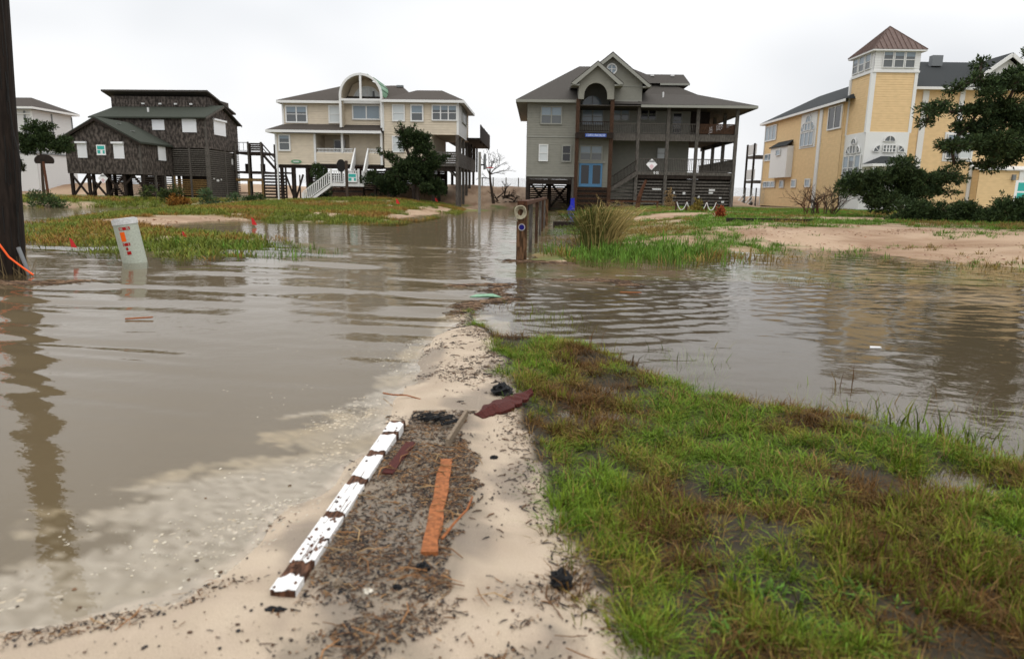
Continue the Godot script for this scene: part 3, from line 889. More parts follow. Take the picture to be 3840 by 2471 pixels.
	for k in 8:
		box(H, "slat", M.dark_wood, V(16.4, 0.0 + k * 0.38, -13.5), V(19.3, 0.24 + k * 0.38, -13.46))
	box(H, "beam", M.tan_wood, V(12.9, 2.1, -13.14), V(16.3, 2.45, -13.0))
	for x in [14.5, 16.3]:
		box(H, "post", M.tan_wood, V(x - 0.12, -0.5, -13.12), V(x + 0.12, 2.1, -12.98))
	slats(H, M.dark_wood, 12.9, 16.3, 0.0, 0.9, -13.3, 0.2, 0.12)
	for x in [13.6, 15.6]:
		box(H, "deck_chair", M.dark_wood, V(x, 3.35, -14.5), V(x + 0.6, 4.3, -14.4))
	diamond(H.transform * V(4.1, 2.0, 0.25), H.rotation.y, 0.55, "white diamond placard between the stilts of the dark shake house")
	# the white house beyond
	var W := thing("beach_house", "white sided house with brown hip roof behind the dark shake house", "house", V(-81.0, 0.2, -101.0), deg_to_rad(-2.0))
	g = G.new()
	g.lapbox(V(0, -0.3, -8.5), V(12.4, 11.8, 0), 0.25)
	put(W, "wall", M.offwhite, g)
	for x in [0.1, 6.0, 11.4, 12.35]:
		box(W, "corner_board", M.dull_grey if x == 11.4 else M.white, V(x - 0.12, 6.0, -0.02), V(x + 0.12, 11.6, 0.1))
	for z in [-4.0, -8.4]:
		box(W, "corner_board", M.dull_grey, V(12.42, 6.0, z - 0.1), V(12.5, 11.6, z + 0.1))
	box(W, "trim_band", M.white, V(-0.1, 11.1, 0.03), V(12.5, 11.25, 0.12))
	box(W, "trim_band", M.dull_grey, V(-0.1, 5.7, 0.03), V(12.5, 5.9, 0.12))
	box(W, "trim_band", M.dull_grey, V(12.44, 5.7, -8.5), V(12.55, 5.9, 0.03))
	hip(W, M.roof_brown, M.white, -0.8, 13.2, 0.8, -9.3, 12.1, V(4.0, 13.9, -4.2), V(9.6, 13.9, -4.2), 0.3)


func shutter(parent: Node, at: Vector3, yaw: float, w: float, h: float, hood: bool) -> void:
	var g := G.new()
	var k := int(h / 0.16)
	for e in k:
		g.bx(V(0, h * e / k, 0), V(w, h * (e + 1) / k - 0.012, 0.05))
	g.bx(V(0, 0, 0), V(w, h, 0.04))
	var o := put(parent, "storm_shutter", M.shutter, g, at, yaw)
	if hood:
		box(o, "hood", M.shutter, V(-0.12, h + 0.002, 0), V(w + 0.05, h + 0.2, 0.25))


func yellow_house() -> void:
	var H := thing("beach_house", "yellow clapboard house with white trim and a square tower under a seamed copper brown roof", "house", V(29.72, 0.41, -58.0), deg_to_rad(-1.0))
	var g := G.new()
	g.lapbox(V(-0.9, -0.5, -3.65), V(2.6, 11.0, 0), 0.19)
	put(H, "tower_wall", M.yellow, g)
	g = G.new()
	g.lapbox(V(-0.96, 11.1, -3.7), V(2.66, 12.65, 0.06), 0.19)
	put(H, "tower_head", M.white, g)
	box(H, "trim_band", M.white, V(-1.02, 10.96, -3.75), V(2.72, 11.12, 0.12))
	for p in [[-0.9, 0.0], [2.6, 0.0], [-0.9, -3.65]]:
		box(H, "corner_board", M.white, V(p[0] - 0.16 if p[0] < 0.0 else p[0] - 0.2, 6.3, p[1] - 0.2), V(p[0] + 0.2 if p[0] < 0.0 else p[0] + 0.06, 10.95, p[1] + 0.06))
	for x in [-0.27, 0.61, 1.49]:
		window(H, V(x, 11.36, 0.07), 0, 0.7, 1.14, 1, 2, "white", "greyblind", 0.06)
	for z in [-3.45, -2.35, -1.25]:
		window(H, V(-0.97, 11.36, z), -PI / 2, 0.8, 1.12, 1, 2, "white", "greyblind", 0.06)
	var ap := V(0.87, 14.85, -1.8)
	var e0 := [V(-1.3, 12.68, 0.4), V(3.0, 12.68, 0.4), V(3.0, 12.68, -4.05), V(-1.3, 12.68, -4.05)]
	roof(H, "tower_roof", M.copper, [[e0[0], e0[1], ap], [e0[1], e0[2], ap], [e0[2], e0[3], ap], [e0[3], e0[0], ap]])
	for s in 4:
		var a: Vector3 = e0[s]
		var b: Vector3 = e0[(s + 1) % 4]
		for k in range(0, 11):
			var t := k / 11.0
			var p := a.lerp(b, t)
			var q := ap
			if k > 0:
				var f := 1.0 - absf(t - 0.5) * 2.0
				q = p.lerp(ap + (p - (a + b) * 0.5), f)
			bar(H, "roof_seam", M.copper, p + V(0, 0.02, 0), q + V(0, 0.02, 0), 0.04, 0.06)
	box(H, "fascia", M.white, V(-1.28, 12.55, -4.03), V(2.98, 12.67, 0.38))
	# white base of the tower
	g = G.new()
	g.bx(V(-1.0, -0.3, -3.7), V(2.5, 6.35, 0.1))
	put(H, "base_panel", M.white, g)
	fan_window(H, V(0.94, 5.6, 0.14), 0, 0.42, 0.0, PI, "white", "greyblind")
	window(H, V(0.5, 4.78, 0.14), 0, 0.95, 0.5, 4, 2, "white", "greyblind", 0.05)
	fan_window(H, V(0.2, 4.78, 0.14), 0, 0.48, PI / 2, PI, "white", "greyblind")
	fan_window(H, V(1.72, 4.78, 0.14), 0, 0.48, 0.0, PI / 2, "white", "greyblind")
	fan_window(H, V(-1.04, 5.5, -1.75), -PI / 2, 0.42, 0.0, PI, "white", "greyblind")
	window(H, V(-1.04, 4.75, -2.2), -PI / 2, 0.9, 0.6, 2, 1, "white", "greyblind", 0.05)
	fan_window(H, V(-1.04, 4.75, -2.4), -PI / 2, 0.55, PI / 2, PI, "white", "greyblind")
	fan_window(H, V(-1.04, 4.75, -1.1), -PI / 2, 0.55, 0.0, PI / 2, "white", "greyblind")
	for z in [-3.2, -2.2, -1.1]:
		window(H, V(-1.04, 2.6, z), -PI / 2, 0.85, 1.9, 1, 2, "white", "greyblind", 0.06)
	hip(H, M.roof_slate, M.white, -1.1, 2.2, 2.0, 0.1, 3.75, V(0.2, 4.4, 0.6), V(0.9, 4.4, 0.6))
	for x in [-0.9, 2.0]:
		box(H, "porch_post", M.white, V(x - 0.1, -0.3, 1.7), V(x + 0.1, 3.6, 1.9))
	# long side wing
	g = G.new()
	g.lapbox(V(-1.3, 0.05, -23.4), V(6.5, 9.15, -3.66), 0.19)
	put(H, "wall", M.yellow, g)
	box(H, "skirt_board", M.dark_wood, V(-1.2, -0.8, -23.3), V(6.4, 0.04, -3.7))
	roof(H, "roof", M.roof_slate, [[V(-1.75, 9.3, -2.6), V(-1.75, 9.3, -24.2), V(2.6, 11.7, -19.0), V(2.6, 11.7, -5.0)], [V(6.9, 9.3, -2.6), V(6.9, 9.3, -24.2), V(2.6, 11.7, -19.0), V(2.6, 11.7, -5.0)], [V(-1.75, 9.3, -24.2), V(6.9, 9.3, -24.2), V(2.6, 11.7, -19.0)], [V(-1.75, 9.3, -2.6), V(6.9, 9.3, -2.6), V(2.6, 11.7, -5.0)]])
	box(H, "fascia", M.white, V(-1.8, 9.08, -24.2), V(-1.74, 9.29, -2.6))
	box(H, "fascia", M.white, V(-1.74, 9.08, -24.24), V(6.9, 9.29, -24.18))
	box(H, "soffit", M.white, V(-1.74, 9.16, -24.1), V(6.8, 9.2, -3.7))
	box(H, "corner_board", M.white, V(-1.42, 0.05, -8.5), V(-1.3, 9.08, -7.9))
	box(H, "corner_board", M.white, V(-1.38, 0.05, -23.45), V(-1.28, 9.08, -23.3))
	window(H, V(-1.34, 7.1, -6.5), -PI / 2, 2.5, 1.8, 2, 1, "white", "dark", 0.12)
	box(H, "arch_panel", M.white, V(-1.37, 5.75, -12.9), V(-1.3, 9.05, -9.1))
	fan_window(H, V(-1.38, 8.2, -11.0), -PI / 2, 0.6, 0.0, PI, "white", "bluish")
	window(H, V(-1.38, 7.45, -11.6), -PI / 2, 1.2, 0.6, 2, 1, "white", "bluish", 0.06)
	fan_window(H, V(-1.38, 7.4, -11.8), -PI / 2, 0.75, PI / 2, PI, "white", "bluish")
	fan_window(H, V(-1.38, 7.4, -10.2), -PI / 2, 0.75, 0.0, PI / 2, "white", "bluish")
	window(H, V(-1.38, 6.0, -12.5), -PI / 2, 3.0, 1.2, 3, 1, "white", "bluish", 0.06)
	window(H, V(-1.34, 7.3, -23.1), -PI / 2, 3.3, 1.45, 3, 1, "white", "bluish", 0.12)
	window(H, V(-1.34, 5.1, -22.7), -PI / 2, 3.4, 0.6, 3, 1, "white", "bluish", 0.1)
	window(H, V(-1.34, 2.15, -22.5), -PI / 2, 3.7, 0.5, 3, 1, "white", "bluish", 0.1)
	for z in [-17.2, -13.9, -10.4]:
		window(H, V(-1.34, 2.1, z), -PI / 2, 1.0, 0.6, 1, 1, "white", "bluish", 0.12)
	box(H, "box_bay", M.white, V(-1.95, 3.05, -19.3), V(-1.3, 6.2, -14.4))
	slope(H, "bay_roof", M.roof_slate, V(-1.3, 6.85, -19.0), V(-1.3, 6.85, -14.7), V(-2.1, 6.3, -14.2), V(-2.1, 6.3, -19.5), 0.12)
	window(H, V(-1.98, 5.4, -17.4), -PI / 2, 1.2, 0.5, 1, 1, "white", "bluish", 0.06)
	# far balconies and steps
	for y in [2.9, 5.75]:
		box(H, "balcony_floor", M.grey_wood, V(-2.2, y - 0.3, -26.5), V(1.0, y, -23.5))
		box(H, "balcony_panel", M.offwhite, V(-2.2, y + 0.1, -26.45), V(-2.12, y + 1.25, -23.55))
	for z in [-26.5, -23.9]:
		box(H, "balcony_post", M.dark_wood, V(-2.35, -0.8, z - 0.1), V(-2.15, 7.1, z + 0.1))
	for x in [-3.3, -2.3]:
		bar(H, "stair_rail", M.offwhite, V(x, 1.3, -23.0), V(x - 1.6, 0.3, -20.5), 0.08, 0.1)
		bar(H, "stair_rail", M.offwhite, V(x, 0.8, -23.0), V(x - 1.6, -0.2, -20.5), 0.08, 0.1)
		bar(H, "stringer", M.dark_wood, V(x, 0.3, -23.0), V(x - 1.6, -0.7, -20.5), 0.1, 0.3)
	# street wing
	g = G.new()
	g.lapbox(V(2.61, -0.3, -13.0), V(16.5, 10.0, -2.0), 0.19)
	put(H, "wall", M.yellow, g)
	for p in [[4.57, 0.0, 9.9, 0.25], [2.75, 6.0, 9.9, 0.1], [7.6, 6.6, 10.0, 0.2]]:
		box(H, "corner_board", M.white, V(p[0] - p[3], p[1], -1.99), V(p[0] + p[3], p[2], -1.9))
	roof(H, "roof", M.roof_slate, [[V(2.7, 10.15, -1.4), V(17.2, 10.15, -1.4), V(15.0, 13.2, -7.5), V(5.5, 13.2, -7.5)], [V(2.7, 10.15, -1.4), V(5.5, 13.2, -7.5), V(2.7, 10.15, -13.6)], [V(2.7, 10.15, -13.6), V(5.5, 13.2, -7.5), V(15.0, 13.2, -7.5), V(17.2, 10.15, -13.6)]])
	box(H, "fascia", M.white, V(2.68, 9.93, -1.42), V(17.2, 10.14, -1.34))
	box(H, "soffit", M.white, V(2.75, 9.98, -13), V(17.1, 10.04, -1.42))
	g = G.new()
	g.hexa([V(7.6, 10.05, -1.9), V(13.9, 10.05, -1.9), V(10.75, 12.5, -1.9)], V(0, 0, 0.2))
	put(H, "gable_wall", M.white, g)
	slope(H, "gable_roof", M.roof_slate, V(10.75, 12.85, -1.2), V(7.1, 10.1, -1.2), V(7.1, 10.1, -5.0), V(10.75, 12.85, -7.5), 0.1)
	slope(H, "gable_roof", M.roof_slate, V(10.75, 12.85, -1.2), V(14.4, 10.1, -1.2), V(14.4, 10.1, -5.0), V(10.75, 12.85, -7.5), 0.1)
	for s in [7.1, 14.4]:
		bar(H, "rake_board", M.white, V(10.75, 12.68, -1.17), V(s, 9.95, -1.17), 0.08, 0.28)
	box(H, "chimney", M.dull_grey, V(7.0, 12.6, -6.6), V(7.9, 13.5, -6.0))
	box(H, "window_panel", M.white, V(6.6, 4.2, -1.99), V(9.1, 6.6, -1.92))
	window(H, V(6.85, 4.5, -1.9), 0, 1.0, 1.85, 1, 2, "white", "greyblind", 0.08)
	window(H, V(7.95, 4.5, -1.9), 0, 0.95, 1.85, 1, 2, "white", "curtain", 0.08)
	box(H, "corner_board", M.white, V(9.0, 0.0, -1.98), V(9.25, 4.2, -1.85))
	g = G.new()
	g.lapbox(V(9.3, -0.3, -1.97), V(16.5, 3.5, -1.0), 0.19)
	put(H, "wall", M.yellow, g)
	slope(H, "ledge_roof", M.white, V(9.1, 3.9, -1.96), V(16.6, 3.9, -1.96), V(16.6, 3.6, -0.8), V(9.1, 3.6, -0.8), 0.12)
	box(H, "corner_board", M.white, V(12.6, -0.3, -0.98), V(13.0, 3.45, -0.9))
	box(H, "lantern", M.dull_grey, V(12.0, 2.7, -0.97), V(12.25, 3.15, -0.75))


# ---- ground and water ----
var isl := []


func poly2(a: Array) -> PackedVector2Array:
	var p := PackedVector2Array()
	for k in range(0, a.size(), 2):
		p.append(Vector2(a[k], a[k + 1]))
	return p


func islands() -> void:  # outline, height, soft edge outside and inside, wobble
	isl = [
		{"p": poly2([-9, 6, -4.2, -0.6, -2.4, -1.45, -1.7, -1.85, -1.2, -2.12, -0.98, -2.5, -0.86, -3.1, -0.8, -3.94, -0.78, -5.05, -0.73, -6.31, -0.64, -7.5, -0.48, -8.1, -0.28, -7.3, -0.03, -6.6, 0.44, -6.7, 0.78, -5.7, 1.05, -5.15, 1.5, -4.62, 1.98, -4.35, 2.35, -3.95, 2.75, -3.5, 4.5, -2.9, 8, -2.3, 14, -2, 14, 6]), "h": 0.055, "a": 0.35, "b": 0.28, "w": 0.16},
		{"p": poly2([-17.4, -24.5, -12.5, -17.6, -8.2, -14.5, -6.5, -13.8, -5.9, -16.8, -7.4, -19.7, -9.8, -21.2, -12, -24, -12.5, -27.5, -11.8, -29.7, -5.6, -29.9, -4.3, -45, -4.5, -56, -3.4, -62, -3, -76, -22, -76, -24.2, -54, -23.0, -42, -21, -35.6, -18.8, -29.1]), "h": 0.24, "a": 1.2, "b": 4.5, "w": 0.9},
		{"p": poly2([-23.5, -62, -24.85, -52.7, -26.4, -49, -29.1, -46.7, -30.7, -43.3, -60, -42, -200, -42, -200, -112, -23, -112]), "h": 0.32, "a": 1.0, "b": 4.0, "w": 1.0},
		{"p": poly2([1.5, -20.9, 1.6, -15.6, 2.9, -15.6, 4.6, -15.0, 7.6, -17.4, 9.2, -15.4, 9.74, -13, 14, -9, 40, -10, 200, -10, 200, -80, 4.6, -80, 4.6, -60, 4.3, -49, 3.6, -34]), "h": 0.42, "a": 1.5, "b": 7.5, "w": 1.2},
		{"p": poly2([0.15, -13.95, 1.3, -13.7, 1.4, -16.2, 0.3, -16.4]), "h": 0.02, "a": 0.3, "b": 0.5, "w": 0.4},
	]
	for s in isl:
		var r := Rect2(s.p[0], Vector2.ZERO)
		for q in s.p:
			r = r.expand(q)
		s.r = r.grow(s.a + s.w + 0.5)


func inside(p: PackedVector2Array, q: Vector2) -> float:
	var d := 1e9
	for k in p.size():
		var c := Geometry2D.get_closest_point_to_segment(q, p[k], p[(k + 1) % p.size()])
		d = minf(d, c.distance_squared_to(q))
	return sqrt(d) if Geometry2D.is_point_in_polygon(q, p) else -sqrt(d)


const GX := [[-9.0, -0.55], [-7.4, -0.5], [-6.35, -0.26], [-4.73, 0.02], [-3.82, 0.06], [-3.19, 0.15], [-2.73, 0.18], [-2.32, 0.26], [-1.98, 0.32], [-1.8, 0.4], [1.0, 1.2], [6.0, 2.0]]


func turf_edge(z: float) -> float:
	for k in GX.size() - 1:
		if z <= GX[k + 1][0]:
			return lerpf(GX[k][1], GX[k + 1][1], clampf((z - GX[k][0]) / (GX[k + 1][0] - GX[k][0]), 0, 1))
	return 2.0


func gh(x: float, z: float) -> float:
	var q := Vector2(x, z)
	var h := -0.12 + 0.02 * nz.get_noise_2d(x * 2.0, z * 2.0)
	for s in isl:
		if not s.r.has_point(q):
			continue
		var d: float = inside(s.p, q) + s.w * (nz.get_noise_2d(x * 9.0 / s.b ** 0.3, z * 9.0 / s.b ** 0.3) + 0.4 * nf.get_noise_2d(x, z))
		var t := smoothstep(-s.a, s.b, d)
		h = maxf(h, lerpf(-0.12, s.h, t))
	if z > -10.0:
		h += 0.012 * nf.get_noise_2d(x * 1.5, z * 1.5)
		if x > turf_edge(z):
			for q2 in [[2.1, -3.1, 0.3, 0.2], [1.4, -2.7, 0.22, 0.12], [1.0, -2.82, 0.2, 0.1], [0.5, -4.1, 0.25, 0.2], [0.32, -3.5, 0.1, 0.2]]:
				h -= 0.045 * exp(-(((x - q2[0]) / q2[2]) ** 2 + ((z - q2[1]) / q2[3]) ** 2))
			h += (-0.024 + 0.05 * nz.get_noise_2d(x * 14.0 + 40.0, z * 14.0)) * smoothstep(0.0, 0.15, x - turf_edge(z))
	else:
		h += 0.55 * exp(-((x + 11.5) ** 2 / 60.0 + (z + 55.0) ** 2 / 34.0))
		h += 0.05 * nz.get_noise_2d(x * 1.6, z * 1.6) * clampf((-z - 16.0) / 10.0, 0, 1) * clampf(h * 8.0, 0, 1)
	var back := -64.0 - 34.0 * smoothstep(-20.0, -30.0, x) - 14.0 * smoothstep(22.0, 28.0, x)
	if z < back + 2.0:
		var top := lerpf(2.05, 1.3, smoothstep(5.0, 20.0, x)) + 0.35 * nz.get_noise_2d(x * 1.1, z * 1.1) + 0.1 * nf.get_noise_2d(x * 0.4, z * 0.4)
		h = lerpf(h, top, smoothstep(back - 2.0 * nz.get_noise_2d(x * 2.0, 7.0), back - 11.0, z))
		h = lerpf(h, -1.5, smoothstep(-118.0, -128.0, z))
	return h


func sandy(x: float, z: float) -> float:  # 1 where bare sand lies, 0 where turf grows
	var e := nz.get_noise_2d(x * 5.0, z * 5.0) * 0.5 + nf.get_noise_2d(x * 0.8, z * 0.8) * 0.35
	if z > -10.0:
		return 1.0 if x < turf_edge(z) + 0.1 * e else 0.0
	if z < -66.0 - 30.0 * smoothstep(-18.0, -26.0, x):
		return 1.0
	var s := 0.0
	if x < 0.0:
		s = maxf(s, 1.25 - Vector2((x + 12.6) / 4.6, (z + 27.5) / 3.6).length())
		s = maxf(s, 1.2 - Vector2((x + 5.6) / 1.6, (z + 42.0) / 9.0).length())
		s = maxf(s, 0.75 - Vector2((x + 32.0) / 8.0, (z + 46.5) / 3.0).length())
		s = maxf(s, 1.2 - Vector2((x + 4.0) / 2.2, (z + 62.0) / 6.0).length())
	else:
		s = maxf(s, 1.15 - Vector2((x - 12.5) / 7.5, (z + 20.0) / 5.5).length())
		s = maxf(s, 0.95 - Vector2((x - 24.0) / 11.0, (z + 19.0) / 6.0).length())
		s = maxf(s, 1.15 - Vector2((x - 8.0) / 3.5, (z + 37.5) / 3.0).length())
		s = maxf(s, 1.2 - Vector2((x - 17.0) / 7.0, (z + 33.5) / 2.6).length())
		s = maxf(s, 1.2 - Vector2((x - 14.0) / 3.0, (z + 43.5) / 2.0).length())
		s = maxf(s, 1.0 - Vector2((x - 1.0) / 1.0, (z + 13.8) / 0.5).length())
	return clampf((s + e * 1.2) * 2.2, 0.0, 1.0)


func lines(parts: Array) -> PackedFloat32Array:  # [from, to, step] runs laid end to end
	var out := PackedFloat32Array()
	for p in parts:
		var k := maxi(1, int(round(absf(p[1] - p[0]) / p[2])))
		for e in k:
			out.append(lerpf(p[0], p[1], float(e) / k))
	out.append(parts[-1][1])
	return out


func grid(xs: PackedFloat32Array, zs: PackedFloat32Array, height: Callable, color: Callable) -> ArrayMesh:
	var w := xs.size()
	var d := zs.size()
	var v := PackedVector3Array()
	var c := PackedColorArray()
	v.resize(w * d)
	c.resize(w * d)
	for b in d:
		for a in w:
			var y: float = height.call(xs[a], zs[b])
			v[b * w + a] = Vector3(xs[a], y, zs[b])
			c[b * w + a] = color.call(xs[a], y, zs[b])
	var n := PackedVector3Array()
	n.resize(w * d)
	var i := PackedInt32Array()
	for b in d:
		for a in w:
			var l := v[b * w + maxi(a - 1, 0)]
			var r := v[b * w + mini(a + 1, w - 1)]
			var f := v[maxi(b - 1, 0) * w + a]
			var e := v[mini(b + 1, d - 1) * w + a]
			var m := (r - l).cross(e - f).normalized()
			n[b * w + a] = m if m.y > 0.0 else -m
			if a < w - 1 and b < d - 1:
				var k := b * w + a
				# zs run away from the camera (falling z)
				i.append_array(PackedInt32Array([k, k + w, k + 1, k + 1, k + w, k + w + 1]))
	var arr := []
	arr.resize(Mesh.ARRAY_MAX)
	arr[Mesh.ARRAY_VERTEX] = v
	arr[Mesh.ARRAY_NORMAL] = n
	arr[Mesh.ARRAY_COLOR] = c
	arr[Mesh.ARRAY_INDEX] = i
	var mesh := ArrayMesh.new()
	mesh.add_surface_from_arrays(Mesh.PRIMITIVE_TRIANGLES, arr)
	return mesh


func ground_color(x: float, y: float, z: float) -> Color:
	var s := sandy(x, z)
	var e := nz.get_noise_2d(x * 7.0, z * 7.0)
	var f := nf.get_noise_2d(x * 2.0, z * 2.0)
	var sand := Color(0.52, 0.42, 0.315).lerp(Color(0.41, 0.325, 0.24), clampf(0.5 + f, 0, 1))
	if z < -12.0:
		sand = Color(0.40, 0.285, 0.19).lerp(Color(0.24, 0.145, 0.085), clampf(0.4 + 1.0 * e + 0.5 * f, 0, 1))
	var soil := Color(0.042, 0.034, 0.021)
	if z < -12.0:
		soil = Color(0.10, 0.13, 0.03).lerp(Color(0.19, 0.13, 0.045), clampf(0.3 + 1.2 * e + 0.5 * f, 0, 1))
	if z > -10.0 and x < 0.0:  # wrack-stained sand beside the painted timber
		var d := Vector2((x + 0.42) / 0.3, (z + 2.75) / 1.15).length() + 0.5 * f
		sand = sand.lerp(Color(0.20, 0.165, 0.125), 0.75 * (1.0 - smoothstep(0.75, 1.15, d)))
	if z > -9.5:  # streaks of dark silt in the sand
		sand = sand.lerp(Color(0.21, 0.175, 0.14), 0.7 * smoothstep(0.08, 0.34, nz.get_noise_2d(x * 34.0 + 15.0, z * 15.0) + 0.35 * f))
	var c := soil.lerp(sand, s)
	if y + 0.025 * f < -0.035 and x < -0.4 - 0.3 * e:  # silt laid over the street
		c = Color(0.21, 0.158, 0.09)
	return c


func wave(x: float, z: float) -> float:
	var r := -z
	if r > 110.0:
		return 0.0
	var e := nz.get_noise_2d(x * 1.6, z * 1.6)
	var f := nz.get_noise_2d(x * 4.0 + 50.0, z * 4.0)
	var y := 0.0
	var left := 1.0 - smoothstep(-1.2, 0.2, x)
	var calm := smoothstep(2.6, 5.5, r)
	if r > 2.0 and r < 40.0:
		var ph := TAU * (log(maxf(0.5, r + 0.10 * x + 0.35 * e)) / log(1.17))
		var s := sin(ph)
		y += left * calm * (1.0 - smoothstep(13.0, 20.0, r)) * 0.0017 * r * (s + 0.35 * sin(2.0 * ph + 1.0) + 0.3 * sin(2.7 * ph + 2.2 * x)) * clampf(0.5 + 2.0 * nz.get_noise_2d(x * 3.4 + 9.0, z * 2.2), 0.05, 1.0)
		var q := TAU * ((z * 0.93 + x * 0.30 + 0.3 * e) / 0.34)
		y += (1.0 - left) * smoothstep(4.2, 5.5, r) * (1.0 - smoothstep(12.0, 16.0, r)) * 0.0030 * sin(q) * clampf(0.4 + 1.2 * f, 0.1, 1.0)
	var chop := clampf((r - 3.0) / 9.0, 0.06, 1.0)
	y += (0.6 + 1.5 * (1.0 - left)) * chop * 0.005 * nf.get_noise_2d(x * 0.9, z * 1.6) + (0.6 + 1.5 * (1.0 - left)) * chop * 0.0032 * nf.get_noise_2d(x * 2.4 + 31.0, z * 4.0)
	y += left * 0.0022 * (1.0 - smoothstep(8.0, 12.0, r)) * nz.get_noise_2d(x * 18.0, z * 26.0)
	y += clampf((r - 12.0) / 20.0, 0.0, 1.0) * 0.010 * nf.get_noise_2d(x * 0.45, z * 0.8 + 77.0)
	return y


func water_color(x: float, _y: float, z: float) -> Color:
	var c := Color(0.11, 0.08, 0.042)
	# froth and silt lying on the shallows along the sand
	if z > -7.6 and z < -1.0 and x < 0.0 and x > -5.0:
		var d := inside(isl[0].p, Vector2(x, z))
		var n := nz.get_noise_2d(x * 12.0, (z + 0.45 * x) * 30.0) + 0.6 * nf.get_noise_2d(x * 2.0, z * 3.0) + 0.35 * nf.get_noise_2d(x * 7.0, z * 11.0)
		var wide := clampf((z + 5.2) / 2.0, 0.25, 1.0)
		var froth := smoothstep(-0.6 * wide, -0.44 * wide, d + 0.6 * wide * n)
		var silt := Color(0.50, 0.44, 0.35).lerp(Color(0.43, 0.33, 0.19), clampf(0.5 + 1.8 * nz.get_noise_2d(x * 5.0 + 30.0, (z + 0.5 * x) * 22.0), 0, 1))
		c = c.lerp(silt * 1.05, froth * clampf(0.75 + 0.6 * nf.get_noise_2d(x * 9.0, z * 14.0), 0.2, 1.0))
	return c


func setting() -> void:
	islands()
	var xs := lines([[-1500, -300, 300], [-300, -80, 20], [-80, -30, 2.0], [-30, -12, 0.6], [-12, -4, 0.2], [-4, 4, 0.055], [4, 12, 0.2], [12, 36, 0.7], [36, 90, 2.5], [90, 300, 25], [300, 1500, 300]])
	var zs := lines([[8, 0, 0.6], [0, -1.4, 0.1], [-1.4, -5.5, 0.05], [-5.5, -10, 0.1], [-10, -20, 0.2], [-20, -40, 0.4], [-40, -66, 0.7], [-66, -84, 0.7], [-84, -130, 3], [-130, -300, 20], [-300, -3000, 450]])
	var o := MeshInstance3D.new()
	o.name = "ground"
	o.mesh = grid(xs, zs, gh, ground_color)
	o.material_override = M.ground
	o.set_meta("kind", "structure")
	o.set_meta("label", "sandy ground with turf and dunes around the flooded street")
	add_child(o)
	xs = lines([[-1500, -300, 300], [-300, -80, 20], [-80, -30, 1.5], [-30, -12, 0.35], [-12, -5, 0.14], [-5, -3, 0.075], [-3, 0, 0.04], [0, 5, 0.075], [5, 12, 0.14], [12, 36, 0.35], [36, 90, 3], [90, 300, 25], [300, 1500, 300]])
	zs = lines([[2, -1.6, 0.4], [-1.6, -4.4, 0.032], [-4.4, -6, 0.045], [-6, -12, 0.055], [-12, -18, 0.09], [-18, -30, 0.16], [-30, -66, 0.35], [-66, -130, 4], [-130, -300, 20], [-300, -3000, 450]])
	var w := MeshInstance3D.new()
	w.name = "water"
	w.mesh = grid(xs, zs, wave, water_color)
	w.material_override = M.water
	w.set_meta("kind", "structure")
	w.set_meta("label", "muddy rippled flood water covering the street")
	add_child(w)


# ---- plants ----
func tuft(blades: int, spread: float, lean: float, sd: int, wid := 0.045) -> ArrayMesh:  # unit height
	var r := RandomNumberGenerator.new()
	r.seed = sd
	var g := G.new()
	for k in blades:
		var a := r.randf() * TAU
		var b := V(cos(a), 0, sin(a))
		var p := b * r.randf() * spread
		var h := r.randf_range(0.45, 1.0)
		var l := lean * r.randf_range(0.3, 1.2)
		var w := V(-sin(a), 0, cos(a)) * wid * r.randf_range(0.6, 1.2)
		var dir := b.rotated(Vector3.UP, r.randf_range(-0.9, 0.9))
		var m := p + V(0, h * 0.55, 0) + dir * l * 0.3
		var t := p + V(0, h * (1.0 - 0.3 * l), 0) + dir * l
		g.tint = Color(1, 1, 1).lerp(Color(1.5, 0.95, 0.6), r.randf() * 0.7) * r.randf_range(0.75, 1.2)
		g.quad(p - w, m - w * 0.8, m + w * 0.8, p + w)
		g.tri(m - w * 0.8, t, m + w * 0.8)
	return g.made()


func scatter(called: String, label: String, category: String, mesh: Mesh, m: Material, xf: Array, cols: PackedColorArray, kind := "stuff") -> void:
	var mm := MultiMesh.new()
	mm.transform_format = MultiMesh.TRANSFORM_3D
	mm.use_colors = true
	mm.mesh = mesh
	mm.instance_count = xf.size()
	for k in xf.size():
		mm.set_instance_transform(k, xf[k])
		mm.set_instance_color(k, cols[k])
	var o := MultiMeshInstance3D.new()
	o.name = numbered(called)
	o.multimesh = mm
	o.material_override = m
	tag(o, label, category, "", kind)
	add_child(o)


func grass(called: String, label: String, mesh: Mesh, area: Rect2, tries: int, hmin: float, hmax: float, keep: Callable, tone: Callable) -> void:
	var xf := []
	var cols := PackedColorArray()
	for k in tries:
		var x := rng.randf_range(area.position.x, area.end.x)
		var z := rng.randf_range(area.position.y, area.end.y)
		var t: float = keep.call(x, z)
		if t <= 0.0 or rng.randf() > t:
			continue
		var y := gh(x, z)
		if y < -0.16:
			continue
		var s := rng.randf_range(hmin, hmax)
		var b := Basis(Vector3.UP, rng.randf() * TAU).scaled(V(s, s * rng.randf_range(0.7, 1.1), s))
		b = Basis(V(1, 0, 0.3).normalized(), rng.randf_range(-0.35, 0.35)) * b
		xf.append(Transform3D(b, V(x, y - 0.01, z)))
		cols.append(tone.call(x, z))
	scatter(called, label, "grass", mesh, M.leaf, xf, cols)


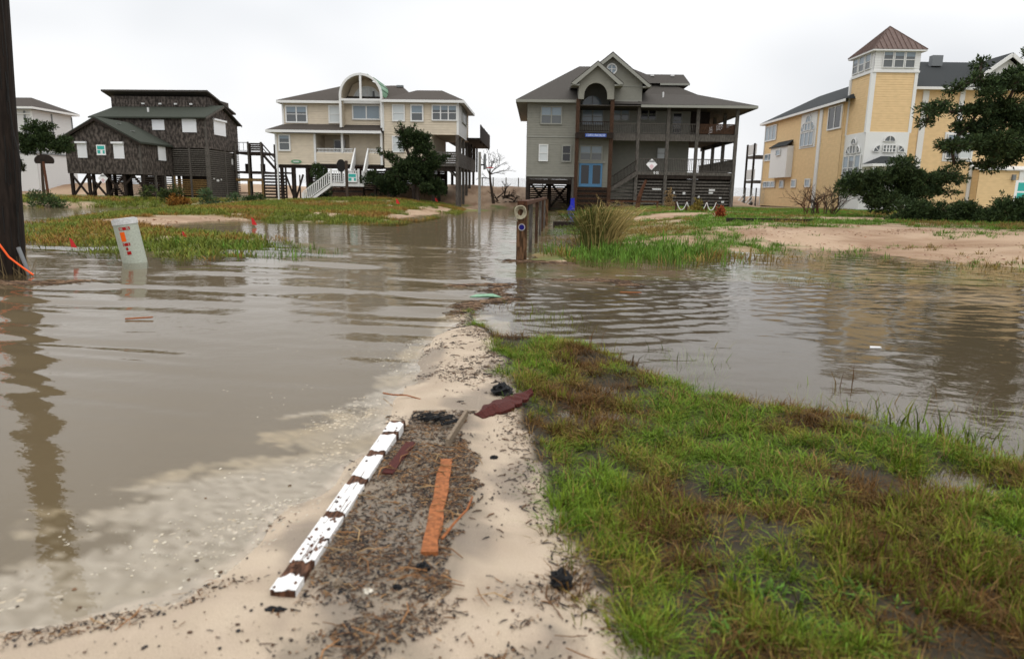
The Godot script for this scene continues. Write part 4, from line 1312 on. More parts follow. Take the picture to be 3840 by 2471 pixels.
func near_tone(x: float, z: float) -> Color:
	var e := 0.06 + 1.7 * nz.get_noise_2d(x * 17.0 + 5.0, z * 17.0) + 0.7 * nf.get_noise_2d(x * 1.2, z * 1.2) + rng.randf_range(-0.3, 0.3)
	e += 0.3 * exp(-(((x - 0.75) / 0.4) ** 2 + ((z + 3.2) / 0.7) ** 2)) + 0.35 * exp(-(((x - 1.3) / 0.6) ** 2 + ((z + 1.9) / 0.35) ** 2))
	if e > 0.5:
		return Color(0.10, 0.055, 0.02) * rng.randf_range(0.5, 1.3)
	if e > 0.32:
		return Color(0.165, 0.12, 0.036) * rng.randf_range(0.5, 1.3)
	if e > 0.05:
		return Color(0.17, 0.185, 0.03) * rng.randf_range(0.5, 1.3)
	return Color(0.105, 0.178, 0.02) * rng.randf_range(0.4, 1.4)


func far_tone(x: float, z: float) -> Color:
	var e := nz.get_noise_2d(x * 3.0, z * 3.0) + rng.randf_range(-0.25, 0.25)
	if e > 0.2:
		return Color(0.24, 0.145, 0.045) * rng.randf_range(0.7, 1.2)
	if e > 0.0:
		return Color(0.21, 0.19, 0.04) * rng.randf_range(0.7, 1.2)
	return Color(0.13, 0.168, 0.032) * rng.randf_range(0.7, 1.3)


func right_tone(x: float, z: float) -> Color:
	return (Color(0.10, 0.19, 0.03) if nz.get_noise_2d(x * 3.0, z * 3.0) + rng.randf_range(-0.2, 0.2) < 0.2 else Color(0.2, 0.15, 0.05)) * rng.randf_range(0.7, 1.3)


func lawns() -> void:
	var a := tuft(14, 0.9, 1.3, 11, 0.028)
	var b := tuft(9, 0.35, 0.5, 12, 0.022)
	var keep := func(x: float, z: float) -> float:
		var d := x - turf_edge(z) + 0.14 * nf.get_noise_2d(x, z)
		if d < -0.04:
			return 0.0
		var s := inside(isl[0].p, Vector2(x, z))
		var dens := clampf(0.3 + d * 4.0, 0, 1) * smoothstep(-1.0, 0.45, s + 0.7 * nz.get_noise_2d(x * 9.0, z * 9.0) + 0.2 * nf.get_noise_2d(x * 2.0, z * 2.0))
		return dens * clampf(0.3 + (gh(x, z) + 0.012) * 28.0, 0.07, 1.0) * clampf(0.45 + 1.6 * nf.get_noise_2d(x * 3.2, z * 3.2) + 1.1 * nz.get_noise_2d(x * 22.0 + 60.0, z * 22.0), 0.05, 1.0)
	grass("grass", "green and brown turf growing on the soaked verge beside the sand", a, Rect2(-0.6, -8.6, 5.2, 7.4), 90000, 0.03, 0.09, keep, near_tone)
	grass("grass", "taller bright green grass blades standing out of the soaked verge", b, Rect2(-0.3, -7.0, 4.8, 5.8), 34000, 0.04, 0.14, func(x: float, z: float) -> float: return keep.call(x, z) * clampf(0.12 + 3.0 * nz.get_noise_2d(x * 8.0 + 80.0, z * 8.0), 0.04, 1.0), func(x: float, z: float) -> Color: return near_tone(x, z).lerp(Color(0.145, 0.235, 0.022), 0.55) * rng.randf_range(0.5, 1.3))
	var br := tuft(7, 0.4, 1.2, 15, 0.11)
	grass("weeds", "broad leaved green weeds low in the near turf", br, Rect2(0.4, -2.6, 2.2, 1.2), 700, 0.03, 0.07, func(x: float, z: float) -> float: return clampf(1.1 - Vector2((x - 1.05) / 0.45, (z + 2.0) / 0.3).length(), 0, 1), func(_x: float, _z: float) -> Color: return Color(0.065, 0.13, 0.022) * rng.randf_range(0.6, 1.5))
	var rise := tuft(6, 0.9, 0.45, 17, 0.02)
	grass("grass", "sparse blades of drowned grass standing in the pool off the verge", rise, Rect2(-0.2, -9.0, 6.0, 6.5), 5000, 0.16, 0.3, func(x: float, z: float) -> float:
		var s := inside(isl[0].p, Vector2(x, z))
		return (1.0 - smoothstep(0.3, 1.5, -s)) * clampf(2.2 * nz.get_noise_2d(x * 9.0 + 33.0, z * 9.0) + 0.1, 0.0, 1.0) if s < 0.1 and x > turf_edge(z) else 0.0, near_tone)
	var weed := tuft(3, 0.3, 0.6, 16, 0.015)
	grass("grass", "fine dead stalks and seed stems scattered through the verge", weed, Rect2(0.0, -6.0, 4.0, 4.6), 9000, 0.05, 0.16, keep, func(_x: float, _z: float) -> Color: return Color(0.2, 0.13, 0.055) * rng.randf_range(0.5, 1.4))
	var c := tuft(10, 0.8, 0.5, 13, 0.06)
	var left := func(x: float, z: float) -> float:
		if inside(isl[1].p, Vector2(x, z)) < -0.7 or sandy(x, z) > 0.5:
			return 0.0
		return 1.0
	grass("grass", "yellowing grass on the island of lawn before the beige house", c, Rect2(-24, -62, 21, 49), 42000, 0.14, 0.3, left, far_tone)
	grass("grass", "dry grass and weeds along the yard of the dark shake house", c, Rect2(-62, -66, 36, 22), 11000, 0.2, 0.45, func(x: float, z: float) -> float: return 1.0 if inside(isl[2].p, Vector2(x, z)) > 0.0 and sandy(x, z) < 0.6 else 0.0, far_tone)
	var right := func(x: float, z: float) -> float:
		var s := inside(isl[3].p, Vector2(x, z))
		if s < -1.0 or sandy(x, z) > 0.5:
			return 0.0
		return 1.0
	grass("grass", "green lawn grass running from the grey house to the yellow house", c, Rect2(1, -60, 33, 50), 42000, 0.1, 0.24, right, right_tone)
	grass("grass", "scattered green tufts on the bare sand bank by the dark pool", c, Rect2(4, -27, 24, 16), 9000, 0.08, 0.2, func(x: float, z: float) -> float: return clampf(4.0 * nz.get_noise_2d(x * 6.0 + 11.0, z * 9.0) - 0.9, 0, 1), right_tone)
	var wet := tuft(8, 1.0, 0.4, 14, 0.035)
	grass("grass", "thin grass blades standing in the water around the tall plumes", wet, Rect2(0.2, -19, 9, 6), 2600, 0.18, 0.4, func(x: float, z: float) -> float: return clampf(1.0 - Vector2((x - 3.4) / 3.0, (z + 15.6) / 2.2).length() + 0.5 * nz.get_noise_2d(x * 4.0, z * 4.0), 0, 1), right_tone)
	grass("grass", "sparse grass blades poking through water near the pale marker pipe", wet, Rect2(-12, -20, 9, 8), 1600, 0.15, 0.35, func(x: float, z: float) -> float: return clampf(0.9 - Vector2((x + 6.5) / 2.6, (z + 15.5) / 2.4).length() + 0.6 * nz.get_noise_2d(x * 4.0, z * 4.0), 0, 1), right_tone)


func foliage(g: G, blobs: Array, count: int, leaf: float, dark: Color, light: Color, up := 0.5, clump := 7) -> void:
	var total := 0.0
	for b in blobs:
		total += b[1].x * b[1].y * b[1].z
	for b in blobs:
		var nn := maxi(3, int(count * b[1].x * b[1].y * b[1].z / total / clump))
		for k in nn:
			var d := Vector3(rng.randfn(), rng.randfn(), rng.randfn()).normalized()
			var rad := pow(rng.randf(), 0.45)
			var p: Vector3 = b[0] + d * rad * b[1]
			var out := (d + V(0, up, 0) + Vector3(rng.randfn(), rng.randfn(), rng.randfn()) * 0.35).normalized()
			var base := dark.lerp(light, clampf(rng.randf() * 0.7 + 0.25 * rng.randf(), 0, 1))
			for e in clump:
				var o := (out + Vector3(rng.randfn(), rng.randfn(), rng.randfn()) * 0.5).normalized()
				var l := leaf * rng.randf_range(0.6, 1.4)
				var s := o.cross(Vector3(rng.randfn(), rng.randfn(), rng.randfn())).normalized() * l * 0.17
				var q := p + Vector3(rng.randfn(), rng.randfn(), rng.randfn()) * leaf * 0.35
				g.tint = base * rng.randf_range(0.7, 1.3)
				g.quad(q, q + o * l * 0.5 + s, q + o * l, q + o * l * 0.5 - s)


func tree(called: String, label: String, category: String, at: Vector3, trunk: Array, r0: float, blobs: Array, count: int, leaf: float, dark: Color, light: Color, up := 0.5, group := "", twigs := true) -> void:
	var T := thing(called, label, category, at, 0.0, group)
	var g := G.new()
	g.path(trunk, r0, r0 * 0.35, 7)
	var joints := []
	if twigs:
		for b in blobs:
			var near: Vector3 = trunk[0]
			for t in trunk + joints:
				if (t as Vector3).distance_to(b[0]) < near.distance_to(b[0]):
					near = t
			joints.append(b[0])
			var c: Vector3 = b[0]
			var mid := near.lerp(c, 0.5) + V(0, -0.08 * near.distance_to(c), 0)
			g.path([near, mid, c], r0 * 0.26, r0 * 0.16, 5)
			for k in 3:
				g.tube(c, c + Vector3(rng.randfn(), rng.randfn(), rng.randfn()) * 0.45 * b[1], r0 * 0.12, 0.008, 4)
	put(T, "trunk", M.bark, g)
	g = G.new()
	foliage(g, blobs, count, leaf, dark, light, up)
	put(T, "crown", M.leaf, g)


func bare(parent: Node3D, called: String, from: Vector3, dir: Vector3, length: float, r: float, depth: int, m: Material) -> void:
	var g := G.new()
	branch(g, from, dir, length, r, depth)
	put(parent, called, m, g)


func branch(g: G, p: Vector3, d: Vector3, l: float, r: float, depth: int) -> void:
	var q := p + d * l * 0.5
	var d2 := (d + Vector3(rng.randfn(), rng.randfn(), rng.randfn()) * 0.16).normalized()
	var e := q + d2 * l * 0.5
	g.tube(p, q, r, r * 0.8, 5, false)
	g.tube(q, e, r * 0.8, r * 0.6, 5, false)
	if depth <= 0:
		return
	for k in (3 if depth > 1 else 4):
		var nd := (d2 + Vector3(rng.randfn(), rng.randfn() * 0.6, rng.randfn()) * 0.6 + V(0, 0.12, 0)).normalized()
		branch(g, (q if k == 2 else e), nd, l * rng.randf_range(0.5, 0.75), r * 0.55, depth - 1)


func blob_run(list: Array, a: Vector3, b: Vector3, n: int, s0: Vector3, s1: Vector3, jit := 0.15) -> void:
	for k in n:
		var t := (k + 0.5) / n
		list.append([a.lerp(b, t) + Vector3(rng.randfn(), rng.randfn(), rng.randfn()) * jit, s0.lerp(s1, t)])


func plants() -> void:
	var dk := Color(0.014, 0.024, 0.012)
	var lt := Color(0.056, 0.082, 0.03)
	# large cedar before the beige house
	var at := V(-7.6, 0.55, -55)
	var bl := []
	for k in 46:
		var y := rng.randf_range(0.5, 5.4)
		var w := lerpf(2.9, 0.5, pow(y / 5.6, 0.8)) * rng.randf_range(0.3, 1.0)
		var a := rng.randf() * TAU
		bl.append([V(cos(a) * w - (5.5 - y) * 0.06, y, sin(a) * w * 0.7), V(0.55, 0.32, 0.5) * rng.randf_range(0.7, 1.25)])
	blob_run(bl, V(-1.0, 4.2, 0), V(-1.3, 6.1, 0), 5, V(0.4, 0.4, 0.4), V(0.16, 0.3, 0.16), 0.05)
	blob_run(bl, V(-1.2, 5.0, 0), V(-0.1, 6.0, 0), 4, V(0.3, 0.25, 0.3), V(0.12, 0.16, 0.12), 0.05)
	blob_run(bl, V(-1.2, 5.0, 0), V(-1.9, 5.7, 0), 3, V(0.25, 0.2, 0.25), V(0.12, 0.16, 0.12), 0.05)
	blob_run(bl, V(0.3, 4.0, 0), V(1.0, 5.3, 0), 4, V(0.45, 0.35, 0.4), V(0.2, 0.2, 0.2), 0.05)
	blob_run(bl, V(-1.5, 3.2, 0.3), V(-3.1, 4.0, 0.3), 5, V(0.5, 0.25, 0.4), V(0.2, 0.14, 0.2), 0.06)
	blob_run(bl, V(1.2, 3.0, 0.2), V(2.7, 3.7, 0.2), 4, V(0.5, 0.3, 0.4), V(0.22, 0.16, 0.2), 0.06)
	tree("cedar_tree", "large shaggy dark green cedar before the beige house", "tree", at, [V(0, -0.3, 0), V(-0.1, 1.4, 0), V(-0.5, 3.0, 0), V(-1.0, 4.6, 0), V(-1.2, 5.8, 0)], 0.2, bl, 34000, 0.20, dk * 0.85, lt * 0.9)
	bl = []
	for k in 16:
		var y := rng.randf_range(0.6, 3.2)
		var w := lerpf(1.25, 0.25, y / 3.4) * rng.randf_range(0.2, 1.0)
		var a := rng.randf() * TAU
		bl.append([V(cos(a) * w, y, sin(a) * w * 0.8), V(0.34, 0.34, 0.34) * rng.randf_range(0.7, 1.2)])
	tree("cedar_tree", "small bushy cedar between the stilts and the white entry stair", "tree", V(-16.95, 0.2, -60.7), [V(0, -0.3, 0), V(0.05, 1.5, 0), V(-0.1, 3.0, 0)], 0.09, bl, 7000, 0.17, dk, lt * 1.1)
	for s in [[-11.4, -57.0, 0.95, 2.3, "dark evergreen shrub beside the white stair landing"], [-10.2, -56.2, 0.85, 2.0, "dark evergreen shrub tucked under the large cedar"]]:
		bl = []
		for k in 9:
			bl.append([V(rng.randf_range(-1, 1) * s[2], rng.randf_range(0.3, s[3]), rng.randf_range(-0.5, 0.5)), V(0.42, 0.36, 0.4) * rng.randf_range(0.7, 1.2)])
		tree("evergreen_shrub", s[4], "shrub", V(s[0], 0.6, s[1]), [V(0, -0.3, 0), V(0, 1.2, 0)], 0.07, bl, 4200, 0.15, dk, lt * 0.8)
	# tree and thicket by the utility pole, in front of the white house
	bl = []
	blob_run(bl, V(-1.6, 5.0, 0), V(3.2, 4.9, 0), 9, V(0.8, 0.4, 0.7), V(0.7, 0.35, 0.6), 0.3)
	blob_run(bl, V(-1.8, 5.8, 0), V(2.6, 5.6, 0), 8, V(0.7, 0.35, 0.6), V(0.7, 0.3, 0.6), 0.25)
	blob_run(bl, V(-0.9, 6.6, 0), V(1.4, 6.5, 0), 5, V(0.6, 0.3, 0.5), V(0.6, 0.3, 0.5), 0.15)
	blob_run(bl, V(-0.7, 7.2, 0), V(0.3, 7.2, 0), 2, V(0.5, 0.25, 0.4), V(0.4, 0.25, 0.4), 0.1)
	tree("pine_tree", "flat layered pine with slim forked trunk before the white house", "tree", V(-47.5, 0.3, -70), [V(0, -0.4, 0), V(0.1, 2.0, 0), V(0.2, 4.0, 0), V(0, 6.4, 0)], 0.16, bl, 13000, 0.26, dk, lt * 1.1)
	bl = []
	for k in 8:
		bl.append([V(rng.randf_range(-1.4, 1.0), rng.randf_range(0.4, 3.4), rng.randf_range(-0.6, 0.6)), V(0.5, 0.45, 0.5) * rng.randf_range(0.6, 1.1)])
	tree("roadside_shrub", "thin dark shrub with bare stems beside the leaning utility pole", "shrub", V(-49.2, 0.3, -68), [V(0, -0.3, 0), V(0.2, 1.6, 0), V(-0.1, 3.2, 0)], 0.06, bl, 2600, 0.2, dk, Color(0.05, 0.05, 0.03))
	# big wind-bent tree reaching in over the yellow house
	bl = []
	blob_run(bl, V(17.0, 4.6, -24) - V(18.0, 0.4, -24), V(-5.1, 4.0, 0.2), 12, V(0.64, 0.25, 0.59), V(0.24, 0.11, 0.26), 0.24)
	blob_run(bl, V(-1.5, 4.9, 0.4), V(-3.8, 4.9, 0.3), 6, V(0.51, 0.21, 0.51), V(0.26, 0.14, 0.26), 0.21)
	blob_run(bl, V(-0.6, 3.6, 0.3), V(-3.7, 3.0, 0.4), 9, V(0.64, 0.28, 0.59), V(0.30, 0.14, 0.30), 0.24)
	blob_run(bl, V(-0.4, 3.1, -0.4), V(-2.9, 2.5, 0.0), 6, V(0.51, 0.18, 0.51), V(0.26, 0.10, 0.26), 0.18)
	blob_run(bl, V(-0.3, 5.2, 0), V(-2.6, 5.7, 0), 6, V(0.59, 0.25, 0.51), V(0.26, 0.14, 0.26), 0.18)
	blob_run(bl, V(0.2, 4.2, 0), V(-0.9, 6.3, 0), 6, V(0.68, 0.35, 0.68), V(0.34, 0.21, 0.34), 0.22)
	blob_run(bl, V(0.5, 5.8, 0), V(-0.6, 7.0, 0), 4, V(0.59, 0.28, 0.51), V(0.30, 0.14, 0.26), 0.18)
	blob_run(bl, V(0.5, 4.0, 0), V(2.8, 5.5, 0), 8, V(0.77, 0.35, 0.77), V(0.68, 0.28, 0.68), 0.38)
	tree("pine_tree", "wind-bent dark pine reaching its boughs across the yellow house front", "tree", V(18.0, 0.0, -24), [V(1.2, 0.0, 0), V(0.9, 1.2, 0), V(0.3, 2.2, 0), V(0.0, 3.6, 0), V(0.3, 5.2, 0), V(0.0, 6.4, 0)], 0.24, bl, 80000, 0.125, dk, lt * 1.15, 0.25)
	# wind-shorn thicket before the tower
	bl = []
	blob_run(bl, V(-3.0, 1.5, 0), V(0.5, 2.5, 0), 9, V(0.65, 0.5, 0.7), V(0.8, 0.45, 0.8), 0.22)
	blob_run(bl, V(-1.8, 0.9, 0.2), V(1.0, 1.5, 0), 8, V(0.7, 0.5, 0.7), V(0.7, 0.45, 0.7), 0.25)
	blob_run(bl, V(0.0, 2.4, 0), V(3.0, 2.0, 0), 9, V(0.7, 0.36, 0.7), V(0.5, 0.26, 0.5), 0.16)
	blob_run(bl, V(0.4, 1.6, 0), V(2.7, 1.4, 0), 7, V(0.6, 0.32, 0.6), V(0.4, 0.2, 0.4), 0.16)
	tree("juniper_thicket", "spreading wind-shorn dark juniper before the yellow tower", "shrub", V(20.45, 0.35, -36.7), [V(0, -0.3, 0), V(0.0, 0.8, 0), V(0.2, 1.5, 0), V(0.6, 2.2, 0)], 0.16, bl, 36000, 0.15, dk, lt * 1.15)
	var B := thing("bare_shrub", "leafless brown shrub beside the juniper at the yellow wall", "shrub", V(17.6, 0.35, -40))
	for k in 17:
		bare(B, "stem", V(rng.randf_range(-0.7, 0.9), -0.2, rng.randf_range(-0.3, 0.3)), V(rng.randf_range(-0.45, 0.45), 1, rng.randf_range(-0.3, 0.3)).normalized(), 0.95, 0.04, 3, M.rust if k % 2 else M.bark)
	var hl := ["low dark evergreen hedge bush beneath the yellow lower wall, nearest the juniper", "low dark evergreen hedge bush in the middle of the hedge row", "low hedge bush with a pointed shoot under the white ledge", "low hedge bush at the corner board of the yellow garage wall"]
	for k in 4:
		bl = []
		for e in 9:
			bl.append([V(rng.randf_range(-1.1, 1.1), rng.randf_range(0.1, 0.95), rng.randf_range(-0.5, 0.6)), V(0.5, 0.3, 0.5) * rng.randf_range(0.7, 1.2)])
		if k == 2:
			blob_run(bl, V(0.4, 0.9, 0), V(0.55, 1.35, 0), 2, V(0.2, 0.25, 0.2), V(0.12, 0.2, 0.12), 0.02)
		tree("hedge_shrub", hl[k], "shrub", V(17.6 + k * 1.45, 0.3, -30.5 + k * 0.2), [V(0, -0.2, 0), V(0, 0.6, 0)], 0.06, bl, 8000, 0.12, dk, lt * 1.2, 0.5, "hedge bushes before the yellow house")
	# shrubs on the dark house yard
	for s in [[-27.6, -53.5, 1.9, 1.1, "broad dark green shrub mound before the dark house slats", dk * 1.6, Color(0.07, 0.09, 0.02)], [-23.0, -54.0, 1.3, 0.9, "grey green shrub by the tall grey corner post", Color(0.04, 0.07, 0.03), Color(0.09, 0.13, 0.06)], [-25.6, -53.2, 0.8, 0.6, "rusty orange bush between two green shrubs", Color(0.14, 0.06, 0.015), Color(0.27, 0.13, 0.03)], [-31.0, -45.6, 0.9, 0.5, "low green bush at the edge of the flooded lane", Color(0.03, 0.05, 0.02), Color(0.08, 0.11, 0.04)], [-21.0, -56.5, 0.7, 0.6, "small green bush beside the tan deck posts", Color(0.03, 0.05, 0.02), Color(0.07, 0.1, 0.04)]]:
		bl = []
		for k in 8:
			bl.append([V(rng.randf_range(-1, 1) * s[2], rng.randf_range(-0.15, s[3]), rng.randf_range(-0.6, 0.6)), V(0.45, 0.34, 0.45) * rng.randf_range(0.7, 1.2)])
		tree("yard_shrub", s[4], "shrub", V(s[0], 0.2, s[1]), [V(0, -0.2, 0), V(0, s[3] * 0.5, 0)], 0.05, bl, 2400, 0.16, s[5], s[6])
	# bare tree and washed-up branches on the dune
	var T := thing("bare_tree", "leafless grey tree at the foot of the sand dune", "tree", V(-1.86, 0.1, -67))
	var g := G.new()
	g.path([V(0, -0.4, 0), V(-0.25, 1.2, 0), V(-0.45, 2.4, 0), V(-0.5, 3.2, 0)], 0.16, 0.09, 7)
	put(T, "trunk", M.bark, g)
	for d in [V(-0.5, 1, 0.1), V(0.15, 1, 0.2), V(0.6, 0.75, -0.1), V(0.9, 0.3, 0.1), V(-0.15, 1, -0.3)]:
		bare(T, "limb", V(-0.5, 3.0, 0), (d as Vector3).normalized(), 1.15, 0.06, 3, M.bark)
	bare(T, "limb", V(-0.35, 2.6, 0), V(-0.95, 0.15, 0).normalized(), 0.8, 0.05, 2, M.bark)
	T = thing("driftwood", "tangle of dead branches and roots washed against the dune", "driftwood", V(-0.7, 0.5, -68))
	for k in 10:
		bare(T, "limb", V(rng.randf_range(-1.0, 0.4), rng.randf_range(-0.1, 0.7), rng.randf_range(-0.4, 0.2)), V(rng.randf_range(-0.2, 1.0), rng.randf_range(-0.15, 0.8), rng.randf_range(-0.2, 0.3)).normalized(), 0.8, 0.08, 2, M.bark if k % 2 else M.dark_wood)
	# tall plume grass leaning in the wind
	var P := thing("plume_grass", "tall clump of plume grass leaning in the wind by the post row", "plant", V(2.2, 0.0, -17.6))
	g = G.new()
	for k in 1900:
		var p := V(rng.randfn() * 0.17, -0.05, rng.randfn() * 0.15)
		var h := rng.randf_range(0.4, 1.4)
		var l := V(0.25 + 0.35 * rng.randfn() + p.x * 1.6, 0, rng.randfn() * 0.3) * h
		var m1 := p + V(0, h * 0.45, 0) + l * 0.12
		var m2 := p + V(0, h * 0.8, 0) + l * 0.45
		var t := p + V(0, h * rng.randf_range(0.7, 0.95), 0) + l * 1.05
		var w := V(0.007, 0, 0.005)
		g.tint = Color(0.07, 0.09, 0.022).lerp(Color(0.42, 0.31, 0.12), clampf(rng.randf() * 0.95 + 0.9 * p.x, 0, 1)) * rng.randf_range(0.6, 1.2)
		g.quad(p - w, m1 - w, m1 + w, p + w)
		g.quad(m1 - w, m2 - w * 0.8, m2 + w * 0.8, m1 + w)
		g.tri(m2 - w * 0.8, t, m2 + w * 0.8)
	put(P, "blades", M.leaf, g)
	for s in [[-0.1, 1.3, 0.1], [0.25, 1.2, 0.45], [0.35, 1.1, 0.6], [0.1, 1.15, 0.4], [0.45, 1.0, 0.7], [0.0, 1.05, 0.3], [0.3, 0.9, 0.75]]:
		g = G.new()
		var top := V(s[0] + s[2] * 0.4, s[1], 0)
		g.tint = Color(0.36, 0.27, 0.13)
		g.path([V(s[0] * 0.4, 0.3, 0), V(s[0], s[1] * 0.8, 0), top], 0.006, 0.004, 4)
		for e in 90:
			var q := top + V(s[2], -0.12, 0).normalized() * rng.randf_range(-0.12, 0.34) + V(0, -0.06 * rng.randf(), 0)
			var d := V(0.6 + 0.4 * rng.randfn(), rng.randfn() * 0.5, rng.randfn() * 0.5) * 0.06
			g.tri(q, q + d, q + V(0, 0.008, 0.006))
		put(P, "plume", M.leaf, g)


# ---- street things ----
func flag(at: Vector3, h: float, s: float, lean: float, label: String) -> void:
	var o := thing("marker_flag", label, "flag", at)
	var g := G.new()
	g.tube(V(0, -0.1, 0), V(-lean, h, 0), 0.004, 0.004, 5)
	put(o, "stem", M.galv, g)
	g = G.new()
	g.hexa([V(-lean, h, 0), V(-lean + s * 0.35, h - s * 0.2, 0.02), V(-lean + s * 0.75, h - s * 0.95, 0.03), V(-lean + s * 0.1, h - s * 0.9, 0.0)], V(0, 0, 0.004))
	put(o, "flag", M.red, g)


func street_things() -> void:
	# utility pole
	var U := thing("utility_pole", "thick dark wooden utility pole standing in the flood water", "utility pole", V(-8.01, 0, -10.72))
	var g := G.new()
	var rings := 22
	for k in rings:
		var a := float(k) / rings
		var b := float(k + 1) / rings
		g.tube(V(0.6 * a, -0.3 + 9.5 * a, 0), V(0.6 * b, -0.3 + 9.5 * b, 0), lerpf(0.262, 0.215, a), lerpf(0.262, 0.215, b), 28, false)
	put(U, "shaft", M.pole, g)
	box(U, "tag", M.offwhite, V(0.1, 2.44, 0.235), V(0.24, 2.5, 0.25))
	for k in 26:
		var a := rng.randf_range(-0.3, 1.5)
		var y := rng.randf_range(0.2, 3.4)
		var r := 0.262 - 0.005 * (y + 0.3)
		bar(U, "crack", M.black, V(sin(a) * r + 0.063 * (y + 0.3), y, cos(a) * r), V(sin(a) * r + 0.063 * (y + 0.6), y + rng.randf_range(0.15, 0.6), cos(a) * r), 0.012, 0.012)
	var C := thing("orange_cable", "bright orange cable stapled down the utility pole", "cable", V(-8.01, 0, -10.72))
	g = G.new()
	g.path([V(-0.190, 1.90, 0.060), V(-0.112, 1.40, 0.240), V(-0.020, 0.95, 0.310), V(0.135, 0.55, 0.310), V(0.298, 0.28, 0.300), V(0.460, 0.16, 0.320), V(0.681, 0.02, 0.360)], 0.018, 0.014, 8)
	put(C, "cable", M.orange, g)
	C = thing("ground_wire", "thin black wires hanging down beside the utility pole", "cable", V(-8.01, 0, -10.72))
	g = G.new()
	g.path([V(0.449, 3.00, 0.100), V(0.469, 2.20, 0.120), V(0.540, 1.75, 0.140), V(0.511, 1.45, 0.140), V(0.390, 0.95, 0.120), V(0.365, 0.55, 0.140), V(0.413, 0.20, 0.160)], 0.008, 0.008, 5)
	put(C, "wire", M.black, g)
	g = G.new()
	g.path([V(0.548, 5.20, 0.080), V(0.502, 3.20, 0.100), V(0.454, 2.60, 0.100), V(0.376, 1.20, 0.080), V(0.316, 0.10, 0.060)], 0.006, 0.006, 5)
	put(C, "wire", M.black, g)
	g = G.new()
	g.tube(V(0.386, 0.42, 0.200), V(0.540, 0.00, 0.240), 0.03, 0.03, 8)
	put(C, "conduit", M.dull_grey, g)
	C = thing("dry_weeds", "dry straw coloured weeds at the foot of the utility pole", "plant", V(-7.6, 0, -10.55))
	g = G.new()
	for k in 26:
		var p := V(rng.randf_range(-0.25, 0.2), -0.05, rng.randf_range(-0.1, 0.15))
		g.tint = Color(0.22, 0.16, 0.08) * rng.randf_range(0.5, 1.2)
		g.tube(p, p + V(rng.randfn() * 0.12, rng.randf_range(0.15, 0.5), rng.randfn() * 0.06), 0.005, 0.002, 4, false)
	put(C, "stalks", M.debris, g)
	# marker pipe
	var Pp := thing("marker_pipe", "pale green leaning marker pipe with red lettering standing in water", "pipe marker", V(-7.02, 0, -12.64))
	Pp.rotation.z = 0.135
	Pp.rotation.x = 0.05
	g = G.new()
	g.tube(V(0, -0.25, 0), V(0, 0.74, 0), 0.205, 0.205, 32, false)
	put(Pp, "tube", M.pipe, g)
	g = G.new()
	g.tube(V(0, 0.7, 0), V(0, 0.79, 0), 0.215, 0.215, 32)
	g.tube(V(0, 0.79, 0), V(0, 0.81, 0), 0.21, 0.17, 32)
	put(Pp, "lid", M.offwhite, g)
	for s in [[-0.62, 0.28, 0.60, 0.655, "decal_red"], [-0.62, -0.22, 0.40, 0.57, "decal_orange"], [-0.6, 0.0, 0.315, 0.37, "decal_red"], [-0.42, -0.24, 0.235, 0.29, "decal_red"], [-0.42, -0.08, 0.155, 0.215, "decal_red"]]:
		g = G.new()
		for k in 6:
			var a: float = lerpf(s[0], s[1], k / 6.0) + 0.5
			var b: float = lerpf(s[0], s[1], (k + 1) / 6.0) + 0.5
			g.face(V(sin(a) * 0.208, s[2], cos(a) * 0.208), V(sin(b) * 0.208, s[2], cos(b) * 0.208), V(sin(b) * 0.208, s[3], cos(b) * 0.208), V(sin(a) * 0.208, s[3], cos(a) * 0.208), V(sin(a), 0, cos(a)))
		put(Pp, "decal", M[s[4]], g)
	var li := 0
	for s in [["WARNING", 0.606, 0.042, 0.33, 0.3], ["CALL", 0.322, 0.04, 0.2, 0.19]]:
		var l := Node3D.new()
		l.name = "warning_print"
		Pp.add_child(l, true)
		l.rotation.y = s[3]
		lettering(l, s[0], s[2], V(0, s[1] + 0.02, 0.2), M.pipe, s[4] * 0.5)
		li += 1
	flag(V(-8.4, 0, -13.05), 0.4, 0.2, 0.06, "red marker flag between the utility pole and the marker pipe")
	flag(V(-9.75, 0.0, -25.6), 0.34, 0.3, 0.0, "red marker flag at the water edge below the sandy patch")
	flag(V(-8.35, 0.0, -17.3), 0.3, 0.16, 0.0, "small red flag in the grass beyond the marker pipe")
	flag(V(-8.3, gh(-8.3, -48.7), -48.7), 0.5, 0.4, 0.0, "red flag on the lawn before the large cedar")
	flag(V(-6.6, gh(-6.6, -58.0), -58.0), 0.5, 0.35, 0.0, "red flag on the lawn beside the beige house pilings")
	# row of capped posts
	var R := thing("post_row", "row of brown timber posts joined by a top rail in the water", "fence", V(0, 0, 0))
	var ps := [[0.17, -14.2, 0.22], [0.43, -17.4, 0.09], [0.69, -20.8, 0.09], [0.94, -24.6, 0.09], [1.15, -27.7, 0.09], [1.33, -30.2, 0.09], [1.5, -32.4, 0.2]]
	for k in ps.size():
		var p: Array = ps[k]
		g = G.new()
		var w: float = p[2] * 0.5
		var c := 0.018
		g.hexa([V(p[0] - w, -0.3, p[1] - w + c), V(p[0] - w + c, -0.3, p[1] - w), V(p[0] + w - c, -0.3, p[1] - w), V(p[0] + w, -0.3, p[1] - w + c), V(p[0] + w, -0.3, p[1] + w - c), V(p[0] + w - c, -0.3, p[1] + w), V(p[0] - w + c, -0.3, p[1] + w), V(p[0] - w, -0.3, p[1] + w - c)], V(0, 1.42, 0))
		put(R, "post", M.post if k in [0, 6] else M.grey_wood if k % 2 else M.brown_wood, g)
